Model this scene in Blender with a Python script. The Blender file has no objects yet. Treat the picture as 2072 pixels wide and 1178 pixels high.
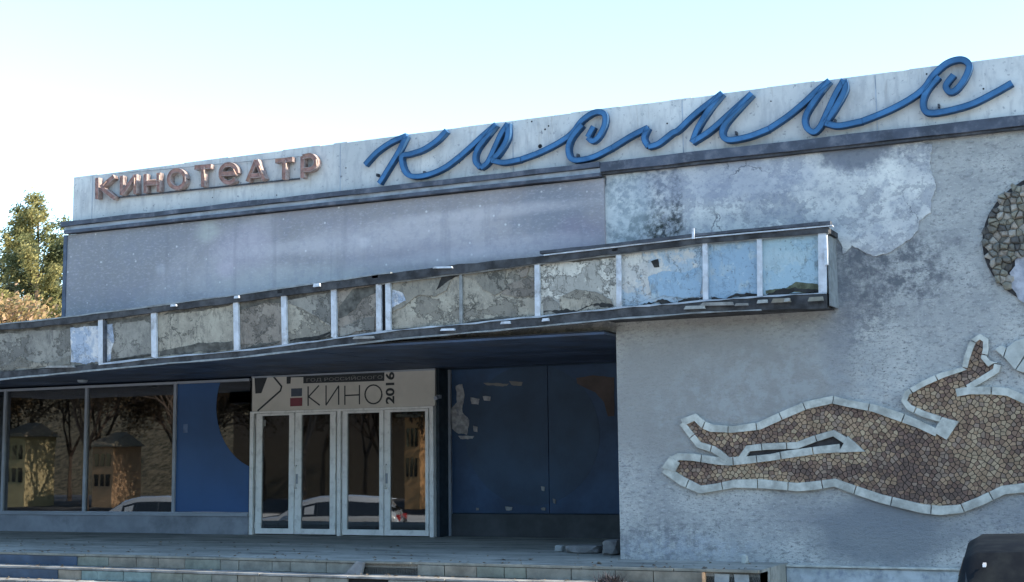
import bpy, math, random
from math import sin, cos, radians, pi, sqrt, atan2, floor
from mathutils import Vector, Matrix, noise as mnoise
random.seed(7)
scene = bpy.context.scene
COL = scene.collection

# ---------------------------------------------------------------- camera
FPX, PITCH, YAW, ROLL = 2800.0, radians(7.0646), radians(25.783), 0.011
CAM = Vector((0.0, -16.5, 1.28))
fw = Vector((-sin(YAW)*cos(PITCH), cos(YAW)*cos(PITCH), sin(PITCH)))
ri = Vector((cos(YAW), sin(YAW), 0)); up = ri.cross(fw)
RI = ri*cos(ROLL) - up*sin(ROLL); UP = up*cos(ROLL) + ri*sin(ROLL)
cd = bpy.data.cameras.new('camera'); cam = bpy.data.objects.new('camera', cd); COL.objects.link(cam)
cd.sensor_width = 36; cd.lens = FPX/2072*36; cd.clip_start = 0.1; cd.clip_end = 3000
cam.matrix_world = Matrix(((RI.x, UP.x, -fw.x, CAM.x), (RI.y, UP.y, -fw.y, CAM.y), (RI.z, UP.z, -fw.z, CAM.z), (0, 0, 0, 1)))
scene.camera = cam

# ---------------------------------------------------------------- sky, sun, exposure
SUN_AZ = radians(82)      # from +Y towards +X (behind the building, to the right)
SUN_EL = radians(33)
world = bpy.data.worlds.new('World'); scene.world = world; world.use_nodes = True
wn = world.node_tree.nodes; wl = world.node_tree.links
for n in list(wn): wn.remove(n)
sky = wn.new('ShaderNodeTexSky'); sky.sky_type = 'NISHITA'; sky.sun_disc = False
sky.sun_elevation = SUN_EL; sky.sun_rotation = SUN_AZ
sky.air_density = 1.05; sky.dust_density = 0.2; sky.ozone_density = 2.6
bg = wn.new('ShaderNodeBackground'); bg.inputs[1].default_value = 0.15
wo = wn.new('ShaderNodeOutputWorld')
wm = wn.new('ShaderNodeMix'); wm.data_type = 'RGBA'; wm.blend_type = 'MULTIPLY'; wm.inputs[0].default_value = 1; wm.inputs[7].default_value = (.95, .985, .925, 1)
wl.new(sky.outputs[0], wm.inputs[6]); wl.new(wm.outputs[2], bg.inputs[0]); wl.new(bg.outputs[0], wo.inputs[0])
sl = bpy.data.lights.new('sun', 'SUN'); sl.energy = 3.2; sl.angle = radians(0.53); sl.color = (1.0, 0.9, 0.74)
so = bpy.data.objects.new('sun', sl); COL.objects.link(so); so.location = (20, 20, 40)
sd = Vector((sin(SUN_AZ)*cos(SUN_EL), cos(SUN_AZ)*cos(SUN_EL), sin(SUN_EL)))
so.rotation_euler = sd.to_track_quat('Z', 'Y').to_euler()
vs = scene.view_settings; vs.view_transform = 'Standard'; vs.look = 'None'; vs.exposure = 1.86; vs.gamma = 1.0
vs.use_curve_mapping = False

# ---------------------------------------------------------------- helpers: places
def ray(x, y): return RI*((x-1036)/FPX) + UP*((589-y)/FPX) + fw
def U(x, y, Y=0.0):                      # where the sight line meets the vertical plane Y
    r = ray(x, y); t = (Y-CAM.y)/r.y; return CAM + r*t
def G(x, y, z=0.0):                      # where it meets the level z
    r = ray(x, y); t = (z-CAM.z)/r.z; return CAM + r*t
def UX(x, y, Y=0.0): return U(x, y, Y).x
def UZ(x, y, Y=0.0): return U(x, y, Y).z

# ---------------------------------------------------------------- helpers: objects
def tag(o, label=None, cat=None, group=None, kind=None):
    if label: o['label'] = label
    if cat: o['category'] = cat
    if group: o['group'] = group
    if kind: o['kind'] = kind
    return o
def thing(name, label, cat, loc=(0, 0, 0), group=None, kind=None):
    o = bpy.data.objects.new(name, None); COL.objects.link(o); o.location = loc; o.empty_display_size = .3
    return tag(o, label, cat, group, kind)
WLOC = {}
def wloc(o):
    p = Vector(o.location)
    while o.parent: o = o.parent; p += Vector(o.location)
    return p
def link(me, name, parent=None, origin=(0, 0, 0)):
    o = bpy.data.objects.new(name, me); COL.objects.link(o)
    if parent:
        o.parent = parent; o.location = Vector(origin) - wloc(parent)
    else: o.location = origin
    return o
class MB:
    def __init__(s): s.v = []; s.f = []; s.m = []
    def add(s, vs, fs, mi=0):
        b = len(s.v); s.v += [tuple(p) for p in vs]; s.f += [tuple(b+i for i in f) for f in fs]; s.m += [mi]*len(fs)
        return s
    def box(s, x0, x1, y0, y1, z0, z1, mi=0):
        vs = [(x, y, z) for x in (x0, x1) for y in (y0, y1) for z in (z0, z1)]
        return s.add(vs, [(0, 1, 3, 2), (4, 6, 7, 5), (0, 4, 5, 1), (2, 3, 7, 6), (0, 2, 6, 4), (1, 5, 7, 3)], mi)
    def hexa(s, a, b, mi=0):             # a: four corners (front, anticlockwise), b: the same four behind
        n = len(a); vs = list(a)+list(b)
        fs = [tuple(range(n)), tuple(range(2*n-1, n-1, -1))]
        for i in range(n):
            j = (i+1) % n; fs.append((j, i, n+i, n+j))
        return s.add(vs, fs, mi)
    def plate(s, poly, y0, y1, mi=0):    # poly in (x,z), front face at y0 (towards the street), back at y1
        a = sum(poly[i][0]*poly[(i+1) % len(poly)][1]-poly[(i+1) % len(poly)][0]*poly[i][1] for i in range(len(poly)))
        if a < 0: poly = poly[::-1]
        return s.hexa([(p[0], y0, p[1]) for p in poly], [(p[0], y1, p[1]) for p in poly], mi)
    def cyl(s, p0, p1, r0, r1=None, n=8, mi=0, caps=True):
        r1 = r0 if r1 is None else r1
        p0, p1 = Vector(p0), Vector(p1); d = (p1-p0).normalized()
        a = d.orthogonal().normalized(); b = d.cross(a)
        vs = [p0+(a*cos(2*pi*i/n)+b*sin(2*pi*i/n))*r0 for i in range(n)]+[p1+(a*cos(2*pi*i/n)+b*sin(2*pi*i/n))*r1 for i in range(n)]
        fs = [(i, (i+1) % n, n+(i+1) % n, n+i) for i in range(n)]
        if caps: fs += [tuple(range(n-1, -1, -1)), tuple(range(n, 2*n))]
        return s.add(vs, fs, mi)
    def build(s, name, mats, parent=None, kind=None, label=None, smooth=False, origin=None, bevel=0):
        if origin is None:
            xs = [p[0] for p in s.v]; ys = [p[1] for p in s.v]; zs = [p[2] for p in s.v]
            origin = ((min(xs)+max(xs))/2, (min(ys)+max(ys))/2, min(zs))
        me = bpy.data.meshes.new(name)
        me.from_pydata([(p[0]-origin[0], p[1]-origin[1], p[2]-origin[2]) for p in s.v], [], s.f)
        if not isinstance(mats, (list, tuple)): mats = [mats]
        for m in mats: me.materials.append(m)
        me.polygons.foreach_set('material_index', s.m)
        if smooth: me.polygons.foreach_set('use_smooth', [True]*len(s.f))
        me.update()
        o = link(me, name, parent, origin)
        if bevel:
            b = o.modifiers.new('bevel', 'BEVEL'); b.width = bevel; b.segments = 2; b.limit_method = 'ANGLE'
        return tag(o, label=label, kind=kind)
def rough(poly, amp, step, seed=0):      # ragged outline
    r = random.Random(seed); out = []
    for i in range(len(poly)):
        a, b = Vector(poly[i][:2]), Vector(poly[(i+1) % len(poly)][:2]); L = (b-a).length; n = max(1, int(L/step))
        nr = Vector((-(b-a).y, (b-a).x))/max(L, 1e-6)
        for k in range(n):
            p = a+(b-a)*(k/n)
            q = p+nr*(r.uniform(-1, 1)*amp*.6)+Vector((mnoise.noise(Vector((p.x*3, p.y*3, seed))), mnoise.noise(Vector((p.x*3, p.y*3, seed+9)))))*amp*1.3
            out.append((q.x, q.y))
    return out
def inside(p, poly):
    c = False; x, y = p; n = len(poly); j = n-1
    for i in range(n):
        xi, yi = poly[i]; xj, yj = poly[j]
        if (yi > y) != (yj > y) and x < (xj-xi)*(y-yi)/(yj-yi)+xi: c = not c
        j = i
    return c
def catmull(pts, n=6):
    P = [Vector(p) for p in pts]; P = [P[0]*2-P[1]]+P+[P[-1]*2-P[-2]]; out = []
    for i in range(1, len(P)-2):
        for k in range(n):
            t = k/n
            out.append(0.5*((2*P[i])+(-P[i-1]+P[i+1])*t+(2*P[i-1]-5*P[i]+4*P[i+1]-P[i+2])*t*t+(-P[i-1]+3*P[i]-3*P[i+1]+P[i+2])*t**3))
    out.append(P[-2]); return out

# ---------------------------------------------------------------- helpers: materials
class NT:
    def __init__(s, name):
        s.m = bpy.data.materials.new(name); s.m.use_nodes = True; s.t = s.m.node_tree; s.n = s.t.nodes; s.l = s.t.links
        s.b = s.n['Principled BSDF']; s.geo = s.n.new('ShaderNodeNewGeometry'); s.pos = s.geo.outputs['Position']
    def _set(s, sock, v):
        if isinstance(v, bpy.types.NodeSocket): s.l.new(v, sock)
        elif isinstance(v, (tuple, list)): sock.default_value = (*v, 1.0) if len(v) == 3 and len(sock.default_value) == 4 else v
        else: sock.default_value = v
    def map(s, scale=(1, 1, 1), loc=(0, 0, 0), src=None):
        n = s.n.new('ShaderNodeMapping'); s.l.new(src or s.pos, n.inputs[0]); n.inputs[3].default_value = scale; n.inputs[1].default_value = loc
        return n.outputs[0]
    def noise(s, scale, detail=5, rough=.55, vec=None, dist=0):
        n = s.n.new('ShaderNodeTexNoise'); s.l.new(vec or s.pos, n.inputs['Vector'])
        n.inputs['Scale'].default_value = scale; n.inputs['Detail'].default_value = detail; n.inputs['Roughness'].default_value = rough; n.inputs['Distortion'].default_value = dist
        return n.outputs['Fac']
    def vor(s, scale, vec=None, feature='F1', out='Distance'):
        n = s.n.new('ShaderNodeTexVoronoi'); n.feature = feature; s.l.new(vec or s.pos, n.inputs['Vector']); n.inputs['Scale'].default_value = scale
        return n.outputs[out]
    def step(s, v, a, b, lo=0.0, hi=1.0):
        n = s.n.new('ShaderNodeMapRange'); n.interpolation_type = 'SMOOTHSTEP'; s._set(n.inputs[0], v)
        for i, x in enumerate((a, b, lo, hi)): n.inputs[i+1].default_value = x
        return n.outputs[0]
    def math(s, op, a, b=0.0):
        n = s.n.new('ShaderNodeMath'); n.operation = op; s._set(n.inputs[0], a); s._set(n.inputs[1], b); return n.outputs[0]
    def mix(s, f, a, b, mode='MIX'):
        n = s.n.new('ShaderNodeMix'); n.data_type = 'RGBA'; n.blend_type = mode; s._set(n.inputs[0], f); s._set(n.inputs[6], a); s._set(n.inputs[7], b); return n.outputs[2]
    def blob(s, c, r, nz=.6, nscale=3.0, soft=.35):   # ragged patch with its own place on the wall: centre (x,z), radii
        n = s.n.new('ShaderNodeVectorMath'); n.operation = 'MULTIPLY'
        n0 = s.n.new('ShaderNodeVectorMath'); n0.operation = 'SUBTRACT'; s.l.new(s.pos, n0.inputs[0]); n0.inputs[1].default_value = (c[0], 0, c[1])
        s.l.new(n0.outputs[0], n.inputs[0]); n.inputs[1].default_value = (1/r[0], 0, 1/r[1])
        l = s.n.new('ShaderNodeVectorMath'); l.operation = 'LENGTH'; s.l.new(n.outputs[0], l.inputs[0])
        d = s.math('ADD', l.outputs['Value'], s.math('MULTIPLY', s.math('SUBTRACT', s.noise(nscale, 6, .65), .5), nz*2))
        return s.step(d, 1+soft*.5, 1-soft*.5)
    def bump(s, h, strength=.4, dist=.02):
        n = s.n.new('ShaderNodeBump'); n.inputs['Strength'].default_value = strength; n.inputs['Distance'].default_value = dist; s.l.new(h, n.inputs['Height'])
        s.l.new(n.outputs[0], s.b.inputs['Normal'])
    def done(s, color, rough=.8, spec=.3, metal=0.0):
        s._set(s.b.inputs['Base Color'], color); s._set(s.b.inputs['Roughness'], rough)
        s.b.inputs['Specular IOR Level'].default_value = spec; s.b.inputs['Metallic'].default_value = metal
        return s.m
def simple(name, c, rough=.7, var=.25, scale=8, bumpd=.004, spec=.3, metal=0, dirt=None, dscale=2.5, damt=.5):
    t = NT(name); nz = t.noise(scale, 6, .6)
    c2 = tuple(x*(1-var) for x in c); c3 = tuple(min(1, x*(1+var)) for x in c)
    col = t.mix(t.step(nz, .3, .7), c2, c3)
    if dirt: col = t.mix(t.math('MULTIPLY', t.step(t.noise(dscale, 8, .7), .48, .68), damt), col, dirt)
    if bumpd: t.bump(t.noise(scale*5, 5, .6), .5, bumpd)
    return t.done(col, rough, spec, metal)

M = {}
# rough-cast wall, with its stains where they sit
t = NT('rough_cast_wall')
sp = t.map((1, 1, 1.9))
n1 = t.noise(1.1, 7, .66); n2 = t.noise(11, 6, .72, vec=sp); n3 = t.noise(24, 4, .7, vec=sp)
col = t.mix(t.step(n1, .34, .66), (.37, .373, .37), (.56, .557, .53))
col = t.mix(t.math('MULTIPLY', t.step(t.noise(3.2, 8, .75), .46, .62), .40), col, (.27, .28, .295))
col = t.mix(t.math('MULTIPLY', t.step(n2, .50, .63), .55), col, (.165, .17, .18))
col = t.mix(t.math('MULTIPLY', t.math('MULTIPLY', t.step(n3, .54, .64), t.step(t.noise(1.1, 5, .6), .42, .58)), .85), col, (.075, .08, .09))
col = t.mix(t.math('MULTIPLY', t.step(t.noise(19, 5, .65, vec=t.map((1, 1, 1.5), (7, 3, 2))), .54, .66), .5), col, (.62, .62, .60))
def wl_blob(px, py, rx, ry, colr, amt, nz=.6, ns=2.5, soft=.6, breakup=None):
    global col
    c = U(px, py); k = 16.5/2800*1.03
    f = t.blob((c.x, c.z), (rx*k, ry*k), nz, ns, soft)
    if breakup: f = t.math('MULTIPLY', f, t.step(t.noise(breakup, 6, .7), .42, .6))
    col = t.mix(t.math('MULTIPLY', f, amt), col, colr)
wl_blob(1440, 800, 270, 150, (.30, .292, .28), .85, .25, 1.2, .7)          # sheltered, smoother strip; canopy shade is painted into its colour too
wl_blob(1780, 1080, 130, 62, (.21, .23, .25), .85, .4, 2.0, .6)              # patched-over place low on the wall
wl_blob(1900, 1040, 260, 40, (.21, .23, .26), .5, .5, 2.0, .9)
wl_blob(1775, 545, 130, 85, (.11, .12, .14), .85, .8, 3.0, .8, 7)
wl_blob(1740, 600, 60, 110, (.16, .17, .19), .7, .8, 3.5, .8, 13)
wl_blob(1340, 1100, 110, 45, (.15, .16, .18), .6, .8, 4, .7, 11)
wl_blob(1640, 820, 300, 120, (.42, .44, .45), .5, .9, 3, .9, 5)
wl_blob(1730, 470, 60, 60, (.15, .165, .2), .5, .7, 3.0, .7, 12)
wl_blob(1400, 1110, 160, 30, (.44, .47, .52), .5, .8, 4, .7, 8)
wl_blob(1700, 640, 40, 130, (.22, .235, .265), .5, .7, 3, .9)
h = t.math('ADD', t.math('MULTIPLY', n2, 1.0), t.math('MULTIPLY', t.noise(70, 3, .7), .6))
t.bump(h, .9, .03)
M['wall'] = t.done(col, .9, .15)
# plaster sheet with stains
t = NT('old_plaster')
n1 = t.noise(1.6, 7, .62)
col = t.mix(t.step(n1, .32, .7), (.44, .445, .45), (.68, .67, .63))
col = t.mix(t.math('MULTIPLY', t.step(t.noise(5, 8, .75), .47, .62), .55), col, (.24, .26, .31))
bk = t.noise(1.7, 9, .74, vec=t.map((1, 1, 1.2), (2.2, 0, 4.1)))
col = t.mix(t.math('MULTIPLY', t.step(bk, .52, .58), .75), col, (.335, .345, .37))
col = t.mix(t.math('MULTIPLY', t.math('MULTIPLY', t.step(bk, .50, .53), t.step(bk, .57, .54)), .5), col, (.20, .21, .23))
col = t.mix(t.math('MULTIPLY', t.step(t.noise(17, 5, .72, vec=t.map((1, 1, 1.6))), .56, .66), .5), col, (.17, .18, .2))
wl_blob(1735, 305, 75, 38, (.13, .145, .18), .85, .8, 4, .5)
wl_blob(1310, 462, 85, 30, (.045, .05, .045), 1.0, .7, 6, .4, 7)
wl_blob(1370, 400, 14, 80, (.05, .055, .06), .9, .9, 7, .5, 14)
wl_blob(1300, 385, 85, 60, (.12, .135, .15), .95, .6, 4, .6, 12)
wl_blob(1265, 420, 60, 90, (.42, .49, .52), .5, .5, 3, .8)
wl_blob(1860, 300, 55, 24, (.15, .165, .2), .6, .8, 5, .6, 9)
wl_blob(1470, 360, 190, 50, (.28, .31, .39), .5, .7, 2.2, .9)
wl_blob(1580, 410, 60, 60, (.2, .225, .28), .5, .8, 3.2, .8, 6)
cr = t.vor(1.5, t.map((1, 1, 1.0), (.3, 0, .2), None), 'DISTANCE_TO_EDGE')
wob = t.noise(2.3, 6, .6)
v2 = t.n.new('ShaderNodeVectorMath'); v2.operation = 'ADD'; t.l.new(t.pos, v2.inputs[0])
cn = t.n.new('ShaderNodeCombineXYZ'); t.l.new(wob, cn.inputs[0]); t.l.new(t.noise(3.1, 5, .6), cn.inputs[2]); t.l.new(cn.outputs[0], v2.inputs[1])
cr = t.vor(1.3, v2.outputs[0], 'DISTANCE_TO_EDGE')
crk = t.math('MULTIPLY', t.step(cr, .012, .002), t.step(t.noise(.9, 3), .5, .6))
col = t.mix(t.math('MULTIPLY', crk, .85), col, (.09, .1, .12))
col = t.mix(t.math('MULTIPLY', t.step(t.noise(40, 3, .7), .64, .72), .6), col, (.12, .13, .16))
t.bump(t.math('ADD', t.noise(12, 7, .7), t.math('MULTIPLY', crk, -.5)), .6, .015)
M['plaster'] = t.done(col, .88, .2)
# parapet concrete
t = NT('parapet_concrete')
col = t.mix(t.step(t.noise(.8, 6, .6), .3, .7), (.44, .445, .44), (.64, .635, .61))
col = t.mix(t.math('MULTIPLY', t.step(t.noise(3, 7, .65, vec=t.map((2.5, 1, .7))), .47, .64), .5), col, (.33, .335, .35))
col = t.mix(t.math('MULTIPLY', t.step(t.noise(17, 5, .72), .60, .68), .8), col, (.2, .21, .23))
col = t.mix(t.math('MULTIPLY', t.step(t.noise(6, 8, .75), .58, .68), .4), col, (.33, .35, .38))
col = t.mix(t.math('MULTIPLY', t.step(t.noise(2.2, 6, .7, vec=t.map((5, 1, .5), (3, 0, 1))), .56, .68), .35), col, (.27, .235, .20))
col = t.mix(t.math('MULTIPLY', t.step(t.noise(1.1, 8, .75), .52, .66), .4), col, (.37, .375, .37))
t.bump(t.noise(16, 6, .7), .5, .008)
M['parapet'] = t.done(col, .85, .2)
# faded starry banner
t = NT('faded_star_print')
g1 = t.noise(.45, 5, .55, dist=.6); a = U(160, 500); 
sx = t.n.new('ShaderNodeSeparateXYZ'); t.l.new(t.pos, sx.inputs[0])
gx = t.step(sx.outputs[0], -16, -6.4)
base = t.mix(gx, (.225, .225, .235), (.285, .265, .27))
base = t.mix(t.math('MULTIPLY', t.step(g1, .45, .7), .6), base, (.42, .405, .42))
def bb(px, py, rx, ry, c, amt, nz=.35, ns=1.5, soft=1.2):
    global base
    p = U(px, py); k = 16.5/2800*1.15
    base = t.mix(t.math('MULTIPLY', t.blob((p.x, p.z), (rx*k, ry*k), nz, ns, soft), amt), base, c)
bb(820, 480, 260, 34, (.48, .455, .47), .7); bb(640, 560, 260, 26, (.44, .44, .42), .5)
bb(1130, 420, 90, 60, (.20, .215, .25), .8, .9, 3); bb(425, 470, 30, 22, (.47, .50, .45), .5, .5); bb(465, 545, 26, 20, (.48, .42, .48), .45, .5)
bb(742, 492, 12, 11, (.66, .64, .64), .6, .4); bb(330, 545, 14, 12, (.47, .47, .5), .4, .4); bb(500, 500, 80, 40, (.42, .38, .45), .4)
bb(1000, 430, 190, 12, (.52, .49, .50), .55, .4, 3); bb(900, 520, 160, 12, (.52, .5, .52), .5, .4, 3); bb(620, 500, 160, 14, (.46, .44, .46), .5, .5, 3); bb(300, 480, 120, 60, (.22, .23, .255), .5); bb(1180, 480, 50, 40, (.25, .22, .28), .6, .8, 3)
bb(1050, 500, 160, 20, (.49, .46, .49), .6)
base = t.mix(t.math('MULTIPLY', t.step(t.noise(7, 9, .8), .45, .62), .30), base, (.20, .21, .26))
base = t.mix(t.math('MULTIPLY', t.step(t.noise(30, 6, .75, vec=t.map((.5, 1, 1.2))), .5, .66), .35), base, (.50, .49, .52))
base = t.mix(t.math('MULTIPLY', t.step(t.noise(.8, 7, .7, vec=t.map((.45, 1, 1.8), (3, 1, 7))), .5, .68), .35), base, (.26, .25, .30))
st = t.step(t.vor(6, t.map((1, 0.01, 1))), .13, .05)
st = t.math('MULTIPLY', st, t.step(t.noise(2.2, 3), .40, .55))
base = t.mix(t.math('MULTIPLY', st, .6), base, (.7, .7, .7))
st2 = t.math('MULTIPLY', t.step(t.vor(24, t.map((1, 0.01, 1), (3, 0, 1))), .16, .06), t.step(t.noise(1.0, 4), .45, .6))
base = t.mix(t.math('MULTIPLY', st2, .45), base, (.5, .5, .54))
base = t.mix(t.math('MULTIPLY', t.step(t.noise(1.4, 5, .6, vec=t.map((4, 1, .25), (1, 0, 2))), .52, .7), .25), base, (.17, .17, .19))
t.bump(t.noise(1.6, 4, .5, vec=t.map((2.5, 1, .4))), .5, .03)
M['banner'] = t.done(base, .7, .25)

M['dark_metal'] = simple('dark_painted_metal', (.05, .056, .07), .6, .4, 5, .002, dirt=(.16, .17, .19), damt=.5)
M['cornice_dark'] = simple('dark_cornice_sheet', (.06, .07, .095), .6, .35, 3, .003, dirt=(.2, .2, .22), dscale=6, damt=.45)
M['cornice_light'] = simple('pale_cornice_strip', (.33, .37, .42), .7, .3, 5, .003, dirt=(.12, .13, .16), damt=.4)
M['steel'] = simple('whitened_steel', (.50, .54, .60), .45, .15, 9, .002, .5, dirt=(.16, .15, .14), dscale=5, damt=.6)
M['steel_grey'] = simple('grey_steel', (.22, .24, .25), .6, .25, 9, .002, .4, dirt=(.1, .09, .08), damt=.6)
M['white_frame'] = simple('white_plastic_frame', (.80, .79, .76), .4, .06, 4, 0, .4, dirt=(.3, .29, .27), dscale=7, damt=.35)
M['alu'] = simple('grey_aluminium', (.32, .35, .40), .45, .12, 5, 0, .5, dirt=(.15, .15, .15), damt=.4)
M['soffit'] = simple('dark_blue_soffit', (.045, .068, .115), .6, .35, 1.5, .002, dirt=(.05, .05, .055), dscale=1.2, damt=.6)
M['blue_sheet'] = simple('blue_film', (.028, .088, .225), .45, .1, 1.2, 0, .4)
M['grey_render'] = simple('grey_blue_render', (.27, .29, .33), .85, .18, 2, .006, dirt=(.13, .14, .16), dscale=1.2, damt=.6)
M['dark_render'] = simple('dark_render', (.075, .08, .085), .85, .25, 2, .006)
M['tar'] = simple('roofing_felt', (.045, .046, .05), .9, .5, 6, .01, dirt=(.12, .12, .12), damt=.5)
M['hollow'] = simple('dark_hollow', (.02, .02, .022), .95, .3, 5, .01)
M['sign_board'] = simple('beige_sign_board', (.58, .54, .48), .6, .05, 2, 0, .3, dirt=(.42, .40, .36), dscale=1.5, damt=.4)
M['ink'] = simple('dark_print', (.035, .038, .042), .6, .1, 9, 0)
M['print_pale'] = simple('pale_print', (.20, .20, .19), .6, .1, 9, 0)
M['print_blue'] = simple('slate_print', (.07, .085, .115), .6, .1, 9, 0)
M['print_red'] = simple('red_print', (.20, .05, .065), .6, .1, 9, 0)
M['paper'] = simple('torn_paper', (.34, .35, .36), .8, .35, 12, .002, dirt=(.12, .14, .2), dscale=9, damt=.7)
M['floor'] = None
t = NT('worn_concrete')
col = t.mix(t.step(t.noise(.7, 7, .65, vec=t.map((.6, 1.6, 1))), .3, .7), (.20, .20, .18), (.37, .36, .325))
col = t.mix(t.math('MULTIPLY', t.step(t.noise(9, 6, .7), .5, .66), .35), col, (.1, .1, .1))
col = t.mix(t.math('MULTIPLY', t.step(t.noise(1.3, 7, .7, vec=t.map((.5, 2.5, 1), (4, 1, 0))), .53, .62), .6), col, (.07, .07, .068))
col = t.mix(t.math('MULTIPLY', t.step(t.noise(2.3, 7, .7, vec=t.map((.5, 2.5, 1), (1, 6, 0))), .56, .66), .45), col, (.36, .35, .33))
t.bump(t.noise(18, 7, .7), .6, .012)
M['floor'] = t.done(col, .95, .08)
t = NT('asphalt'); col = t.mix(t.step(t.noise(.3, 7, .6), .3, .7), (.045, .046, .05), (.075, .075, .078)); t.bump(t.noise(60, 4, .7), .6, .01); M['asphalt'] = t.done(col, .9, .2)
def stone(name, c, v=.2): return simple(name, c, .85, v, 7, .006, .2, dirt=tuple(x*.55 for x in c), dscale=6, damt=.5)
M['tile1'] = stone('grey_step_stone', (.21, .205, .175)); M['tile2'] = stone('brown_step_stone', (.225, .20, .16)); M['tile3'] = stone('green_grey_step_stone', (.19, .20, .165))
M['tile_teal'] = stone('pale_teal_tile', (.18, .24, .23)); M['tread'] = simple('worn_tread', (.24, .235, .225), .97, .3, 5, .008, .03, dirt=(.08, .075, .07), dscale=3, damt=.7); M['tile_blue'] = simple('dark_blue_painted_riser', (.035, .06, .10), .55, .3, 3, .003, .4)
M['rubble'] = stone('broken_stone', (.2, .195, .19)); M['rubble2'] = stone('pale_broken_stone', (.33, .34, .33))
M['border'] = stone('cream_border_stone', (.44, .44, .40), .28)
M['star_stone'] = stone('cream_slab', (.44, .45, .42), .1)
for i, c in enumerate([(.215, .14, .10), (.32, .22, .145), (.175, .112, .088), (.26, .19, .145), (.38, .285, .19), (.145, .10, .082)]): M['mos%d' % i] = stone('brown_mosaic_stone_%s' % 'abcdef'[i], c, .15)
M['mortar'] = simple('dark_mortar', (.04, .037, .038), .95, .3, 12, .008)
for i, c in enumerate([(.22, .205, .165), (.16, .15, .13), (.34, .31, .27), (.095, .09, .085), (.27, .235, .20)]): M['disc%d' % i] = stone('field_stone_%s' % 'abcde'[i], c, .2)
M['disc_paint'] = simple('lilac_render', (.34, .345, .38), .9, .3, 9, .01, dirt=(.2, .22, .28), dscale=8)
M['script_blue'] = simple('blue_sign_enamel', (.05, .15, .30), .65, .22, 3, .001, .2, dirt=(.02, .07, .17), dscale=4, damt=.5)
M['script_side'] = simple('blue_sign_edge', (.028, .08, .17), .7, .2, 6, .001, .2)
M['rust'] = simple('rusty_red_letter', (.27, .16, .14), .85, .35, 14, .004, .1, dirt=(.36, .2, .12), dscale=8, damt=.7)
M['rust_side'] = simple('faded_letter_side', (.34, .27, .25), .8, .3, 10, .003, .1, dirt=(.14, .08, .07), dscale=9, damt=.7)
# glass: clear pane with mirror reflection
def glass(name, tint, ior=1.9, bumpd=.0015):
    t = NT(name); t.n.remove(t.b)
    out = t.n['Material Output']; tr = t.n.new('ShaderNodeBsdfTransparent'); tr.inputs[0].default_value = (*tint, 1)
    gl = t.n.new('ShaderNodeBsdfGlossy'); gl.inputs['Roughness'].default_value = .012; gl.inputs[0].default_value = (.95, .97, 1, 1)
    fr = t.n.new('ShaderNodeFresnel'); fr.inputs[0].default_value = ior
    b = t.n.new('ShaderNodeBump'); b.inputs['Strength'].default_value = .3; b.inputs['Distance'].default_value = bumpd; t.l.new(t.noise(1.3, 2, .4), b.inputs['Height']); t.l.new(b.outputs[0], gl.inputs['Normal'])
    mx = t.n.new('ShaderNodeMixShader'); t.l.new(fr.outputs[0], mx.inputs[0]); t.l.new(tr.outputs[0], mx.inputs[1]); t.l.new(gl.outputs[0], mx.inputs[2]); t.l.new(mx.outputs[0], out.inputs[0])
    return t.m
M['glass'] = glass('window_glass', (.34, .35, .34), 2.35)
# ---------------------------------------------------------------- setting: ground, steps, platform
FZ = .06; GZ = FZ-.165*7
DY = 3.9; BY = 4.28; PE = -1.25
XL = -24.0; XR = 7.0
XC = UX(1251, 900)                                   # corner where the stone wall starts
XS = UX(1535, 1146, PE)                              # right end of the platform
MB().add([(-1500, -1500, GZ), (1500, -1500, GZ), (1500, 1500, GZ), (-1500, 1500, GZ)], [(0, 1, 2, 3)]).build('ground', M['asphalt'], kind='structure', origin=(0, 0, GZ))
t = NT('forecourt_concrete'); col = t.mix(t.step(t.noise(.4, 7, .6), .3, .7), (.36, .35, .33), (.46, .445, .42)); t.bump(t.noise(40, 4, .7), .5, .01); M['forecourt'] = t.done(col, .9, .2)
MB().box(-70, 40, -30, PE-2.3, GZ+.006, GZ+.10).build('forecourt', M['forecourt'], kind='structure')  # pale paving added out of view to bounce sunlight onto the facade
steps = thing('entrance_steps', None, None, (-12, PE, GZ), kind='structure')
mb = MB(); mb.box(XL, XC, PE+.05, BY-.003, GZ+.004, FZ); mb.box(XC, XS, PE+.05, -.003, GZ+.004, FZ)
mb.build('platform', M['floor'], kind='structure')
st_mats = ['tile1', 'tile2', 'tile3', 'tile1', 'tile2']
rnd = random.Random(3)
blue_end = [155, 117, 75]; holes = {0: [(638, 690), (741, 838)], 1: [(678, 800)]}
teal = {1: [(172, 222), (228, 272), (565, 612)]}
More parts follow.
